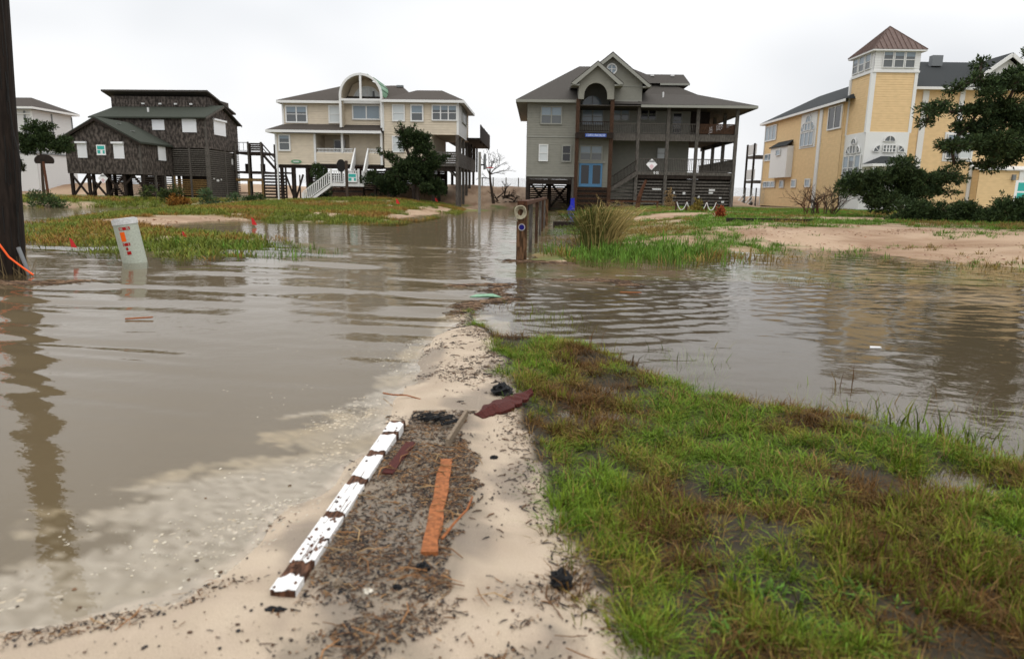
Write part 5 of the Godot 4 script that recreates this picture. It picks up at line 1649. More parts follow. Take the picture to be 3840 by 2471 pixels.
	for k in ps.size() - 1:
		var p: Array = ps[k]
		var q: Array = ps[k + 1]
		var a := V(p[0], 1.165, p[1] + (0.13 if k == 0 else 0.0))
		var b := V(q[0], 1.165, q[1] - (0.13 if k == ps.size() - 2 else 0.0))
		bar(R, "top_rail", M.cap, a, b, 0.2 if k == 0 else 0.1, 0.085)
	var rf := thing("round_reflector", "round dark blue reflector with pale rim on the front post", "reflector", V(0.165, 0.68, -14.085))
	g = G.new()
	g.tube(V(0, 0, 0), V(0, 0, 0.012), 0.072, 0.072, 28)
	put(rf, "rim", M.ring_grey, g)
	g = G.new()
	g.tube(V(0, 0, 0.0125), V(0, 0, 0.02), 0.056, 0.054, 28)
	put(rf, "disc", M.reflector_blue, g)
	var co := thing("rope_coil", "coil of frayed pale rope hung on the front post", "rope", V(0.135, 0.985, -14.05))
	for k in 5:
		g = G.new()
		var pts := []
		var rr := 0.07 + 0.012 * k
		for e in 15:
			var a := TAU * e / 14.0 + k
			pts.append(V(cos(a) * rr + 0.008 * sin(3.0 * a + k), sin(a) * rr * 1.12 + 0.006 * cos(2.0 * a), 0.012 * k - 0.01 + 0.006 * sin(5.0 * a)))
		g.path(pts, 0.014, 0.014, 6)
		put(co, "loop", M.rope, g)
	g = G.new()
	g.path([V(-0.05, -0.05, 0.05), V(-0.075, -0.13, 0.05), V(-0.06, -0.19, 0.05)], 0.012, 0.008, 6)
	put(co, "tail", M.rope, g)
	# hoops
	var hp := thing("basketball_hoop", "basketball hoop on a pale post at the end of the street", "basketball hoop", V(-2.39, 0, -48.0))
	box(hp, "post", M.galv, V(-0.09, -0.4, -0.09), V(0.09, 4.1, 0.09))
	g = G.new()
	g.hexa([V(0.32, 2.95, -0.85), V(0.32, 2.95, 0.85), V(0.32, 3.9, 0.85), V(0.32, 4.0, 0.0), V(0.32, 3.9, -0.85)], V(0.05, 0, 0))
	var bb := put(hp, "backboard", M.dull_grey, g)
	bb.rotation.y = 0.13
	box(hp, "arm", M.black, V(0.09, 3.2, -0.1), V(0.33, 3.3, 0.1))
	g = G.new()
	for k in 20:
		var a := TAU * k / 20
		var b := TAU * (k + 1) / 20
		g.tube(V(0.68 + cos(a) * 0.26, 3.07, sin(a) * 0.26), V(0.68 + cos(b) * 0.26, 3.07, sin(b) * 0.26), 0.03, 0.03, 6, false)
	g.seg(V(0.37, 3.07, 0), V(0.44, 3.07, 0), 0.1, 0.05)
	put(hp, "rim", M.red, g)
	hp = thing("basketball_hoop", "rusty post with a dark rounded backboard before the white house", "basketball hoop", V(-45.8, 0.3, -68.0))
	g = G.new()
	g.tube(V(0.15, -0.4, 0), V(0.0, 3.4, 0), 0.13, 0.11, 8)
	put(hp, "post", M.rust, g)
	g = G.new()
	var fan := []
	for k in 17:
		var a := lerpf(-0.5, PI + 0.5, k / 16.0)
		fan.append(V(cos(a) * 0.98, 3.5 + sin(a) * 0.6, -0.2))
	g.hexa(fan, V(0, 0, 0.06))
	put(hp, "backboard", M.dark_wood, g)
	# hanging sign post on the beige lawn
	var mp := thing("sign_post", "brown timber post with a black oval plaque on the beige house lawn", "sign", V(-13.6, 0.4, -56.6))
	box(mp, "post", M.bark, V(-0.1, -0.3, -0.1), V(0.1, 3.35, 0.1))
	g = G.new()
	g.tube(V(0, 0, 0), V(0, 0, 0.05), 0.5, 0.5, 20)
	var pq := put(mp, "plaque", M.black, g, V(-0.42, 2.95, 0.0))
	pq.scale = V(0.75, 1.0, 1.0)
	# timbers on the lawn
	var tb := thing("railway_sleeper", "dark timber sleeper lying in the water by the plume grass", "timber", V(1.75, 0.05, -30.6), -0.05)
	g = G.new()
	g.bx(V(0, -0.2, -0.12), V(1.5, 0.12, 0.12))
	put(tb, "beam", M.dark_wood, g)
	tb = thing("railway_sleeper", "long dark timber edging lying on the lawn toward the yellow house", "timber", V(8.3, gh(9.5, -26.9) + 0.06, -26.9), -0.02)
	g = G.new()
	g.bx(V(0, -0.1, -0.1), V(3.3, 0.08, 0.1))
	put(tb, "beam", M.dark_wood, g)
	# blue bin
	var bn := thing("blue_bin", "bright blue bin standing at the pier of the grey house", "bin", V(4.75, 0.05, -57.6))
	g = G.new()
	g.hexa([V(-0.34, 0, -0.25), V(0.3, 0, -0.25), V(0.25, 0.75, -0.25), V(0.22, 0.95, -0.25), V(-0.05, 0.95, -0.25), V(-0.1, 0.45, -0.25)], V(0, 0, 0.5))
	put(bn, "body", M.bin_blue, g)
	box(bn, "lid", M.bin_blue, V(-0.08, 0.952, -0.28), V(0.27, 1.0, 0.28))
	# rope fence by the grey house, leaning trunk, shrubs
	var rp := thing("rope_fence", "short posts hung with white rope swags before the grey deck", "fence", V(9.9, 0, -44))
	var px := [0.4, 1.05, 1.65, 2.3, 2.9]
	for x in px:
		g = G.new()
		g.tube(V(x, 0.1, 0), V(x, 1.1, 0), 0.08, 0.07, 8)
		put(rp, "post", M.brown_wood, g)
	for k in px.size() - 1:
		g = G.new()
		var pts := []
		for e in 9:
			var t := e / 8.0
			pts.append(V(lerpf(px[k], px[k + 1], t), 1.0 - 0.5 * (1.0 - pow(2.0 * t - 1.0, 2.0)), 0.08))
		g.path(pts, 0.025, 0.025, 5)
		put(rp, "rope", M.white, g)
	var ln := thing("leaning_trunk", "dark red brown trunk leaning against the grey house deck", "trunk", V(9.4, 0.3, -52.5))
	g = G.new()
	g.path([V(-0.1, -0.3, 0), V(0.05, 0.9, 0), V(0.25, 1.5, -0.1), V(0.55, 2.2, -0.2)], 0.2, 0.1, 8)
	put(ln, "stem", M.cap, g)
	box(ln, "bench_rail", M.cap, V(-2.3, 0.55, -0.3), V(1.6, 0.68, -0.15))
	for x in [-2.2, -1.2, 1.5]:
		box(ln, "bench_leg", M.cap, V(x - 0.06, -0.2, -0.3), V(x + 0.06, 0.55, -0.15))
	var tn := [["straw_bush", "tan upright dry grass bush before the grey deck slats", V(12.6, 0.35, -56.5), 0.45, 1.5, Color(0.16, 0.11, 0.05), Color(0.36, 0.24, 0.12)], ["straw_bush", "yellow brown dry bush beside the rope fence", V(11.2, 0.3, -42.5), 0.35, 0.8, Color(0.12, 0.10, 0.02), Color(0.3, 0.22, 0.06)], ["conical_bush", "rusty red cone shaped bush alone on the lawn", V(9.3, 0.2, -31.2), 0.14, 0.55, Color(0.16, 0.03, 0.015), Color(0.36, 0.1, 0.04)]]
	for s in tn:
		var bl := []
		for k in 9:
			var t := k / 8.0
			bl.append([V(rng.randfn() * 0.2 * s[3], 0.1 + t * s[4], rng.randfn() * 0.2 * s[3]), V(s[3], s[4] * 0.14, s[3]) * lerpf(1.0, 0.35, t)])
		tree(s[0], s[1], "shrub", s[2], [V(0, -0.2, 0), V(0, s[4] * 0.6, 0)], 0.03, bl, 1700, 0.13, s[5], s[6], 1.2)
	# sand fences on the dune
	for s in [["wire and post sand fence on the dune crest behind the bare tree", V(-3.5, 0, -76), [0.0, 1.2, 2.6, 3.95, 5.2, 6.6], 3.02], ["wire and post sand fence on the dune between grey and yellow houses", V(23.5, 0, -80), [0.0, 1.6, 3.05, 4.3, 5.6], 2.4], ["wire and post sand fence on the dune behind the beige house", V(-24.0, 0, -78), [0.0, 1.8, 3.6, 5.4, 7.2], 3.0]]:
		var F := thing("sand_fence", s[0], "fence", s[1])
		var xs: Array = s[2]
		for x in xs:
			var y := gh(s[1].x + x, s[1].z)
			box(F, "post", M.galv if xs.size() == 6 else M.dark_wood, V(x - 0.06, y - 0.3, -0.06), V(x + 0.06, s[3] + 0.03, 0.06))
		g = G.new()
		var y0 := gh(s[1].x + 2.5, s[1].z)
		var hh: float = s[3]
		var yy := y0
		while yy < hh:
			g.seg(V(xs[0], yy, 0.07), V(xs[-1], yy, 0.07), 0.006, 0.012)
			yy += 0.1
		var xx: float = xs[0]
		while xx < xs[-1]:
			g.seg(V(xx, y0, 0.078), V(xx, hh, 0.078), 0.012, 0.006, V(0, 0, 1))
			xx += 0.1
		stuff(put(F, "wire_mesh", M.net, g))
	# sign at the yellow house
	var sg := teal_sign(V(28.7, 1.2, -40.0), -0.1, 1.4, 1.35, "turquoise and white rental sign before the yellow garage wall")
	box(sg, "post", M.white, V(0.6, -1.4, -0.1), V(0.72, 1.5, -0.01))


func lump(called: String, label: String, category: String, at: Vector3, size: Vector3, m: Material, sd: int) -> void:
	var s := SphereMesh.new()
	s.radius = 0.5
	s.height = 1.0
	s.radial_segments = 20
	s.rings = 12
	var a := s.get_mesh_arrays()
	var v: PackedVector3Array = a[Mesh.ARRAY_VERTEX]
	var idx: PackedInt32Array = a[Mesh.ARRAY_INDEX]
	for k in v.size():
		var q := v[k]
		v[k] = q * (1.0 + 0.55 * nz.get_noise_3d(q.x * 60.0 + sd * 31.0, q.y * 60.0, q.z * 60.0) + 0.22 * nf.get_noise_3d(q.x * 12.0 + sd * 31.0, q.y * 12.0, q.z * 12.0)) * size
	var g := G.new()
	for k in range(0, idx.size(), 3):
		g.tri(v[idx[k]], v[idx[k + 1]], v[idx[k + 2]])
	var o := put(self, called, m, g, at)
	tag(o, label, category)


func board(o: Node3D, called: String, m: Material, a: Vector3, b: Vector3, w0: float, w1: float, th: float, sd: int) -> void:  # a rough-ended plank from a to b
	var r := RandomNumberGenerator.new()
	r.seed = sd
	var d := (b - a).normalized()
	var s := d.cross(Vector3.UP).normalized()
	var ring := []
	var n := 10
	for k in n + 1:
		var t := float(k) / n
		ring.append(a.lerp(b, t) - s * (lerpf(w0, w1, t) * 0.5 + r.randfn() * 0.0025))
	ring.append(b + s * r.randf_range(-0.01, 0.01) + d * r.randf_range(-0.03, 0.03))
	for k in n + 1:
		var t := 1.0 - float(k) / n
		ring.append(a.lerp(b, t) + s * (lerpf(w0, w1, t) * 0.5 + r.randfn() * 0.0025))
	ring.append(a + d * r.randf_range(-0.02, 0.03))
	# strips keep the outline whole
	var g := G.new()
	for k in n:
		var p0: Vector3 = ring[k]
		var p1: Vector3 = ring[k + 1]
		var q0: Vector3 = ring[2 * n + 2 - k]
		var q1: Vector3 = ring[2 * n + 1 - k]
		g.hexa([p0, p1, q1, q0], Vector3.DOWN * th)
	put(o, called, m, g)


func foreground() -> void:
	# painted timber
	var T := thing("painted_timber", "long white painted timber with bare brown bands lying on the sand", "timber", V(-0.685, 0, -2.87), 0.0)
	var a := V(-0.05, 0.07, 0.86)
	var b := V(0.045, 0.072, -0.84)
	var g := G.new()
	g.seg(a - V(0, 0.045, 0), b - V(0, 0.045, 0), 0.08, 0.09)
	put(T, "beam", M.plank_brown, g)
	var d := (b - a).normalized()
	var s := d.cross(Vector3.UP).normalized()
	var up := s.cross(d).normalized()
	for p in [[0.0, 0.055], [0.105, 0.19], [0.195, 0.30], [0.335, 0.49], [0.53, 0.685], [0.72, 0.86], [0.89, 0.975]]:
		g = G.new()
		var k := 12
		var prev: Array = []
		for e in k + 1:
			var t := e / float(k)
			var w := lerpf(-0.042, 0.0425, t)
			var lo := a.lerp(b, p[0] + 0.022 * nz.get_noise_2d(w * 300.0 + p[0] * 900.0, 1.0)) + s * w + up * 0.0022
			var hi := a.lerp(b, p[1] + 0.022 * nz.get_noise_2d(w * 300.0 + p[1] * 900.0, 55.0)) + s * w + up * 0.0022
			if prev:
				g.hexa([prev[0], prev[1], hi, lo], up * 0.0015)
				if e == k:
					g.face(lo, hi, hi - up * 0.07, lo - up * 0.062, s)
			prev = [lo, hi]
		put(T, "paint_patch", M.paint, g)
	for k in 90:
		var t := rng.randf_range(0.0, 0.98)
		if (t > 0.5 and t < 0.83 and k % 5) or (t > 0.3 and k % 2):
			continue
		var q := a.lerp(b, t) + s * rng.randf_range(-0.038, 0.038) + up * 0.0042
		var w := rng.randf_range(0.003, 0.009)
		g = G.new()
		g.hexa([q + d * w * 2.0, q + s * w, q - d * w * 1.4 + s * w * 0.4, q - s * w * 0.8], up * 0.0012)
		put(T, "bare_spot", M.plank_brown, g)
	for k in 14:
		var t := rng.randf_range(0.02, 0.8)
		var w := rng.randf_range(-0.036, 0.036)
		bar(T, "crack", M.plank_brown, a.lerp(b, t) + s * w + up * 0.0036, a.lerp(b, t + rng.randf_range(0.02, 0.12)) + s * (w + rng.randf_range(-0.003, 0.003)) + up * 0.0036, rng.randf_range(0.0012, 0.003), 0.002)
	var P := thing("orange_plank", "straight orange brown plank half buried in the wrack", "plank", V(-0.3, 0, -2.72))
	board(P, "board", M.plank_orange, V(0.01, 0.066, 0.44), V(-0.01, 0.07, -0.44), 0.062, 0.058, 0.03, 3)
	P = thing("red_plank", "short red brown plank splinter beside the painted timber", "plank", V(-0.54, 0, -3.18))
	board(P, "board", M.red_bark, V(-0.03, 0.068, 0.2), V(0.02, 0.072, -0.2), 0.05, 0.05, 0.03, 5)
	P = thing("grey_board", "thin weathered board standing on edge in the sand", "plank", V(-0.29, 0, -3.6))
	g = G.new()
	g.hexa([V(-0.045, 0.0, 0.27), V(0.02, 0.0, -0.27), V(0.02, 0.095, -0.26), V(-0.045, 0.1, 0.25)], V(0.018, 0, 0.003))
	put(P, "board", M.plank_grey, g)
	P = thing("bark_slab", "ragged dark red bark slab lying at the edge of the turf", "bark", V(-0.02, 0.06, -3.98))
	g = G.new()
	var jag := []
	for k in 19:
		jag.append([rng.randf_range(0.7, 1.25), rng.randf_range(0.7, 1.3), rng.randf_range(-0.008, 0.012)])
	for k in 18:
		var t0 := k / 18.0
		var t1 := (k + 1) / 18.0
		var p0 := V(-0.17, 0.0, 0.13).lerp(V(0.15, 0.05, -0.22), t0)
		var p1 := V(-0.17, 0.0, 0.13).lerp(V(0.15, 0.05, -0.22), t1)
		var n0 := V(0.6, 0.0, 0.75) * (0.02 + 0.075 * sin(PI * clampf(t0 * 0.85 + 0.12, 0, 1)))
		var n1 := V(0.6, 0.0, 0.75) * (0.02 + 0.075 * sin(PI * clampf(t1 * 0.85 + 0.12, 0, 1)))
		var h0 := V(0, 0.016 * sin(7.0 * t0) + 0.014 + jag[k][2], 0)
		var h1 := V(0, 0.016 * sin(7.0 * t1) + 0.014 + jag[k + 1][2], 0)
		g.hexa([p0 - n0 * jag[k][0], p1 - n1 * jag[k + 1][0], p1 + h1, p0 + h0], V(0, -0.02, 0))
		g.hexa([p0 + h0, p1 + h1, p1 + n1 * 0.8 * jag[k + 1][1], p0 + n0 * 0.8 * jag[k][1]], V(0, -0.02, 0))
	put(P, "slab", M.red_bark, g)
	lump("charred_clump", "black charred clump beside the dark red bark slab", "charcoal", V(-0.06, 0.07, -4.35), V(0.13, 0.09, 0.15), M.charcoal, 1)
	lump("black_stone", "large black stone at the edge of the sand and turf", "stone", V(0.18, 0.07, -2.1), V(0.075, 0.07, 0.075), M.charcoal, 2)
	lump("black_stone", "small black stone alone on the pale sand path", "stone", V(-0.08, 0.055, -3.2), V(0.045, 0.035, 0.04), M.charcoal, 3)
	lump("pale_shell", "small cream coloured shell lying in the wrack", "shell", V(-0.46, 0.06, -2.03), V(0.032, 0.02, 0.03), M.stone_pale, 4)
	lump("brown_stone", "small brown stone in the wrack near the painted timber", "stone", V(-0.57, 0.06, -2.07), V(0.03, 0.025, 0.03), M.plank_grey, 5)
	lump("charcoal_piece", "charcoal lump just off the near end of the painted timber", "charcoal", V(-0.73, 0.05, -1.93), V(0.07, 0.03, 0.035), M.charcoal, 6)
	lump("charcoal_piece", "charcoal lump just below the orange plank end", "charcoal", V(-0.3, 0.06, -2.18), V(0.05, 0.035, 0.04), M.charcoal, 7)
	lump("charcoal_piece", "charcoal lump between the pale shell and the orange plank", "charcoal", V(-0.37, 0.06, -2.05), V(0.035, 0.025, 0.03), M.charcoal, 8)
	var S := thing("bent_stick", "thin orange stick bent across the sand edge", "stick", V(-0.72, 0.02, -4.3))
	g = G.new()
	g.path([V(-0.14, 0.0, -0.12), V(-0.06, 0.02, -0.02), V(0.04, 0.03, 0.02), V(0.14, 0.03, 0.1)], 0.006, 0.004, 5)
	put(S, "stem", M.plank_orange, g)
	S = thing("root_knot", "knot of dark curled roots beyond the painted timber", "roots", V(-0.44, 0.06, -3.72))
	for k in 12:
		g = G.new()
		var c := V(rng.randf_range(-0.12, 0.12), 0.01, rng.randf_range(-0.07, 0.07))
		var pts := []
		for e in 7:
			var t := rng.randf() * 0.3 + e * 0.8
			pts.append(c + V(cos(t) * 0.05, 0.012 * sin(t * 1.7) + 0.01, sin(t) * 0.035))
		g.path(pts, 0.006, 0.003, 5)
		put(S, "root", M.charcoal, g)
	S = thing("curled_twig", "curved tan twig lying beside the orange plank", "stick", V(-0.2, 0.08, -2.55))
	g = G.new()
	g.path([V(-0.05, 0, 0.2), V(-0.01, 0.015, 0.1), V(0.03, 0.02, 0.0), V(0.045, 0.02, -0.12)], 0.006, 0.004, 5)
	put(S, "stem", M.plank_orange, g)
	wrack()
	floats()


func chip(sd: int, l: float, w: float, h: float) -> ArrayMesh:
	var r := RandomNumberGenerator.new()
	r.seed = sd
	var g := G.new()
	var p0 := V(-l * 0.5, 0, 0)
	var p1 := V(r.randf_range(-0.1, 0.1) * l, h * 0.6, r.randf_range(-0.15, 0.15) * l)
	var p2 := V(l * 0.5, 0, r.randf_range(-0.1, 0.1) * l)
	g.tube(p0, p1, w * 0.5, w * 0.6, 4, false)
	g.tube(p1, p2, w * 0.6, w * 0.3, 4, false)
	return g.made()


func flake(sd: int) -> ArrayMesh:
	var r := RandomNumberGenerator.new()
	r.seed = sd
	var g := G.new()
	var pts := []
	for k in 7:
		var a := TAU * k / 7.0
		pts.append(V(cos(a), 0, sin(a)) * r.randf_range(0.5, 1.0))
	g.hexa(pts, V(0, 0.18, 0))
	return g.made()


func strew(called: String, label: String, mesh: Mesh, m: Material, area: Rect2, tries: int, smin: float, smax: float, keep: Callable, pal: Array, lift := 0.004, flatten := 1.0, float_y := -9.0) -> void:
	var xf := []
	var cols := PackedColorArray()
	for k in tries:
		var x := rng.randf_range(area.position.x, area.end.x)
		var z := rng.randf_range(area.position.y, area.end.y)
		var t: float = keep.call(x, z)
		if t <= 0.0 or rng.randf() > t:
			continue
		var y := gh(x, z)
		if float_y > -1.0:
			y = maxf(y, float_y + wave(x, z))
		elif y < -0.01:
			continue
		var s := smin + (smax - smin) * pow(rng.randf(), 2.2)
		var b := Basis(Vector3.UP, rng.randf() * TAU) * Basis(V(1, 0, 0), rng.randf_range(-0.3, 0.3)) * Basis.from_scale(V(s, s * flatten, s))
		xf.append(Transform3D(b, V(x, y + lift, z)))
		cols.append(pal[rng.randi() % pal.size()] * rng.randf_range(0.6, 1.4))
	scatter(called, label, "debris", mesh, m, xf, cols)


func wrack() -> void:
	var dark := [Color(0.03, 0.022, 0.018), Color(0.015, 0.014, 0.015), Color(0.07, 0.04, 0.025), Color(0.10, 0.055, 0.03), Color(0.05, 0.04, 0.035)]
	var mixed := dark + [Color(0.20, 0.10, 0.04), Color(0.28, 0.16, 0.07), Color(0.18, 0.14, 0.10)]
	var zone := func(x: float, z: float) -> float:
		var n := nz.get_noise_2d(x * 26.0, z * 26.0) + 0.5 * nf.get_noise_2d(x * 4.0, z * 4.0)
		var t := 0.0
		# mat between the painted timber and the sand path
		var l := lerpf(-0.68, -0.6, (z + 2.0) / -1.7)
		if z < -1.9 and z > -3.95 and x > l and x < lerpf(-0.16, -0.22, (z + 1.9) / -2.0) + 0.16 * n:
			t = 0.62 + 0.9 * n + (0.4 if x > -0.27 else 0.0)
		if z >= -2.15 and x < 0.5 + 0.2 * n:
			var m := nz.get_noise_2d(x * 14.0 + 20.0, (z + 0.35 * x) * 46.0)
			t = maxf(t, smoothstep(-2.15, -1.8, z - 0.25 * (x + 0.3) * (1.0 if x < -0.3 else -0.6)) * clampf(-0.4 + 3.0 * m + 1.1 * n, 0.015, 0.8) * (1.0 if x > -0.75 else 0.3))
		return clampf(t, 0, 1)
	var path := func(x: float, z: float) -> float:
		var n := nz.get_noise_2d(x * 22.0 + 9.0, z * 22.0) + 0.5 * nf.get_noise_2d(x * 4.0, z * 4.0)
		var edge := 1.0 - smoothstep(0.0, 0.14, absf(x - turf_edge(z) + 0.05))
		if z < -3.8:
			return clampf(0.3 + 1.6 * n + 0.5 * edge, 0, 1) * (1.0 if x < turf_edge(z) else 0.25)
		return clampf(0.06 + 0.6 * edge + 0.35 * n, 0, 1) if x < turf_edge(z) + 0.05 else 0.0
	strew("wrack", "mat of dark twigs and reed bits between the painted and orange timbers", chip(1, 1.0, 0.09, 0.1), M.debris, Rect2(-1.7, -4.0, 2.3, 2.8), 95000, 0.006, 0.04, zone, mixed)
	strew("wrack", "small black flakes and bark crumbs mixed through the twig mat", flake(2), M.debris, Rect2(-1.7, -4.0, 2.3, 2.8), 90000, 0.0015, 0.009, zone, dark + [Color(0.2, 0.15, 0.1)])
	strew("wrack", "dark crumbs and twigs strewn along the pale sand path", chip(3, 1.0, 0.12, 0.08), M.debris, Rect2(-0.95, -8.2, 1.6, 6.4), 16000, 0.008, 0.05, path, dark)
	strew("wrack", "tiny black flakes sprinkled over the pale sand path", flake(4), M.debris, Rect2(-2.0, -8.2, 2.65, 6.7), 62000, 0.0015, 0.009, path, dark + [Color(0.22, 0.16, 0.11)])
	strew("wrack", "long straw and reed stalks tangled in the near wrack", chip(5, 1.0, 0.035, 0.12), M.debris, Rect2(-1.6, -3.4, 2.2, 2.2), 1300, 0.05, 0.15, zone, [Color(0.24, 0.12, 0.05), Color(0.16, 0.08, 0.035), Color(0.3, 0.2, 0.1)], 0.012)
	strew("wrack", "red brown leaf litter strewn over the bare sand by the dark pool", flake(7), M.debris, Rect2(4.5, -27, 22, 15), 20000, 0.008, 0.035, func(x: float, z: float) -> float: return clampf(1.8 * nz.get_noise_2d(x * 4.0 + 3.0, z * 7.0) + 0.1, 0, 1), [Color(0.2, 0.06, 0.03), Color(0.13, 0.05, 0.03), Color(0.25, 0.12, 0.06)])
	strew("wrack", "dry litter strewn over the sandy patch of the island lawn", flake(10), M.debris, Rect2(-18, -33, 12, 12), 6000, 0.01, 0.08, func(x: float, z: float) -> float: return clampf(1.6 * nz.get_noise_2d(x * 4.0 + 3.0, z * 7.0), 0, 1), [Color(0.16, 0.07, 0.03), Color(0.2, 0.11, 0.05)])
	# scattered crumbs in the silty shallows at the foot of the picture
	strew("wrack", "dark crumbs lying on the silty shallows before the painted timber", flake(6), M.debris, Rect2(-2.8, -3.8, 2.2, 2.6), 2600, 0.0015, 0.010, func(x: float, z: float) -> float: return (0.3 if nz.get_noise_2d(x * 9.0, z * 18.0) > 0.05 else 0.03) * smoothstep(-0.55, -0.2, inside(isl[0].p, Vector2(x, z))), dark, 0.002, 1.0, 0.0)


func floats() -> void:
	var fleck := func(x: float, z: float) -> float:
		var s := inside(isl[0].p, Vector2(x, z)) + 0.1 * nf.get_noise_2d(x, z)
		if s > 0.12: return 0.0
		return clampf(exp(s * 3.2) * (0.45 + 1.8 * nz.get_noise_2d(x * 9.0, z * 14.0)), 0.0, 1.0)
	strew("foam", "pale foam flecks drifting on the muddy water edge", flake(8), M.foam, Rect2(-3.4, -7.4, 2.95, 5.4), 30000, 0.0015, 0.010, fleck, [Color(0.4, 0.36, 0.29), Color(0.33, 0.29, 0.22)], 0.0, 0.12, 0.001)
	strew("foam", "cream scum and froth lying along the sandy shallows", flake(12), M.foam, Rect2(-3.4, -4.4, 2.8, 3.0), 40000, 0.003, 0.018, func(x: float, z: float) -> float:
		var s := inside(isl[0].p, Vector2(x, z)) + 0.16 * nz.get_noise_2d(x * 14.0, z * 22.0)
		return clampf(1.0 - absf(s + 0.14) * 4.2, 0.0, 1.0) * clampf(0.45 + 1.7 * nz.get_noise_2d(x * 10.0 + 7.0, (z + 0.5 * x) * 34.0), 0, 1), [Color(0.42, 0.35, 0.25), Color(0.45, 0.39, 0.3), Color(0.36, 0.28, 0.17)], -0.002, 0.1, 0.0005)
	var br := [Color(0.06, 0.035, 0.02), Color(0.12, 0.07, 0.04), Color(0.03, 0.02, 0.015), Color(0.2, 0.13, 0.08)]
	for s in [["brown reed wrack drifting in a curl off the sand spit", [[-0.8, -10.0], [-0.45, -10.3], [-0.05, -10.2], [-0.3, -9.5], [-0.05, -8.7], [-0.4, -8.6], [-0.55, -8.2], [-0.6, -7.6]], 0.18, 800], ["pale reed wrack drifting past the utility pole", [[-8.5, -9.3], [-7.6, -9.6], [-6.8, -9.5], [-6.2, -9.8]], 0.25, 700], ["thin reed wrack drifting beyond the front post", [[0.7, -10.9], [1.3, -11.0], [1.7, -10.8], [1.9, -10.3]], 0.16, 500], ["brown wrack caught around the foot of the front post", [[-0.1, -14.0], [0.4, -13.8], [1.2, -13.6]], 0.25, 350]]:
		var pts: Array = s[1]
		var xf := []
		var cols := PackedColorArray()
		for k in s[3]:
			var e := rng.randi() % (pts.size() - 1)
			var p: Vector2 = Vector2(pts[e][0], pts[e][1]).lerp(Vector2(pts[e + 1][0], pts[e + 1][1]), rng.randf()) + Vector2(rng.randfn(), rng.randfn()) * s[2] * 0.5
			var l := rng.randf_range(0.02, 0.2)
			xf.append(Transform3D(Basis(Vector3.UP, rng.randfn() * 0.6) * Basis.from_scale(V(l, l * 0.6, l * 0.8)), V(p.x, maxf(wave(p.x, p.y), gh(p.x, p.y)) + 0.004, p.y)))
			cols.append(br[rng.randi() % 4] * rng.randf_range(0.6, 1.5))
		scatter("wrack", s[0], "debris", chip(9, 1.0, 0.07, 0.08), M.debris, xf, cols)
	var o := thing("green_scrap", "pale green plastic scrap caught in the drifting wrack", "litter", V(-0.36, 0.01, -8.85))
	var g := G.new()
	g.hexa([V(-0.2, 0, 0.03), V(0.05, 0.02, 0.06), V(0.22, 0, 0.0), V(0.1, 0.03, -0.08), V(-0.12, 0.02, -0.07)], V(0, 0.012, 0))
	put(o, "sheet", M.green_metal, g)
	for s in [[1.66, -9.5, 0.3, -0.3, "plank_orange", "orange stick floating beyond the turf in the dark pool"], [-3.9, -7.0, 0.26, 0.25, "plank_orange", "pale orange wood chip floating on the muddy water"], [1.3, -10.2, 0.5, -0.5, "plank_grey", "grey stick floating by the reed wrack"], [-0.4, -10.9, 0.35, -0.9, "bark", "thin dark twig sticking out of the drifting wrack"]]:
		o = thing("floating_stick", s[5], "stick", V(s[0], 0.012, s[1]), s[3])
		g = G.new()
		g.seg(V(-s[2] * 0.5, 0, 0), V(s[2] * 0.5, 0.01, 0), 0.035, 0.012)
		put(o, "stem", M[s[4]], g)
	o = thing("pale_scrap", "small white scrap floating alone on the dark pool", "litter", V(3.35, 0.005, -6.15))
	g = G.new()
	g.hexa([V(-0.05, 0, 0.02), V(0.05, 0, 0.025), V(0.06, 0, -0.02), V(-0.03, 0, -0.03)], V(0, 0.012, 0))
	put(o, "sheet", M.offwhite, g)


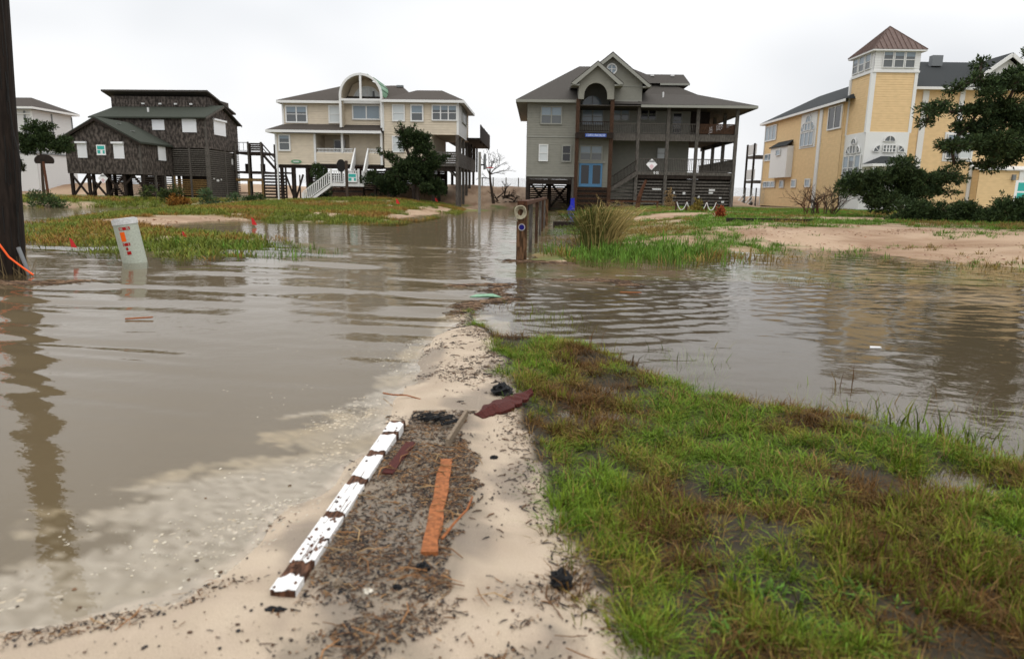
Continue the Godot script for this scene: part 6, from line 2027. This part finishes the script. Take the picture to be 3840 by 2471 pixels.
func _ready() -> void:
	# camera
	var cam := Camera3D.new()
	cam.name = "camera"
	cam.position = V(0, 1.35, 0)
	cam.rotation_degrees = V(-11.256, 0, 0.9)
	cam.fov = 51.525
	cam.near = 0.05
	cam.far = 6000.0
	var ca := CameraAttributesPhysical.new()
	ca.frustum_focal_length = 24.864
	ca.frustum_focus_distance = 11.0
	ca.exposure_aperture = 2.6
	cam.attributes = ca
	add_child(cam)
	cam.current = true
	# overcast sky
	var env := Environment.new()
	env.background_mode = Environment.BG_SKY
	env.tonemap_mode = Environment.TONE_MAPPER_LINEAR
	env.tonemap_exposure = 1.0
	env.sdfgi_enabled = true
	env.ssao_enabled = true
	env.ssil_enabled = true
	var sky := Sky.new()
	var sm := PanoramaSkyMaterial.new()
	sm.panorama = overcast()
	sky.sky_material = sm
	env.sky = sky
	var we := WorldEnvironment.new()
	we.name = "world"
	we.environment = env
	add_child(we)
	var sun := DirectionalLight3D.new()
	sun.name = "sun"
	sun.light_energy = 0.25
	sun.light_angular_distance = 40.0
	sun.light_color = Color(1.0, 0.97, 0.93)
	sun.rotation_degrees = V(-62, 25, 0)
	sun.shadow_enabled = true
	add_child(sun)
	rng.seed = 7
	nz.seed = 4
	nz.frequency = 0.05
	nz.fractal_octaves = 3
	nf.seed = 9
	nf.frequency = 1.3
	nf.fractal_octaves = 3
	materials()
	setting()
	grey_house()
	beige_house()
	dark_house()
	yellow_house()
	plants()
	street_things()
	foreground()
	lawns()


func overcast() -> ImageTexture:  # an even overcast, brighter toward the zenith, with broad faint cloud
	var w := 512
	var h := 256
	var im := Image.create(w, h, false, Image.FORMAT_RGBF)
	var f := FastNoiseLite.new()
	f.seed = 21
	f.frequency = 0.9
	f.fractal_octaves = 4
	for y in h:
		var el := (0.5 - (y + 0.5) / h) * PI
		for x in w:
			var az := (x + 0.5) / w * TAU
			var d := Vector3(cos(el) * cos(az), sin(el), cos(el) * sin(az))
			var b := 0.93 * (1.0 + 1.6 * pow(maxf(sin(el), 0.0), 1.6))
			var c := f.get_noise_3d(d.x * 1.6, d.y * 3.2, d.z * 1.6)
			var t := clampf(0.5 + c * 1.1, 0.0, 1.0)
			var k := lerpf(0.84, 1.12, t) * b
			im.set_pixel(x, y, Color(k * lerpf(0.96, 1.0, t), k * lerpf(0.985, 1.0, t), k * lerpf(1.02, 1.0, t)))
	return ImageTexture.create_from_image(im)
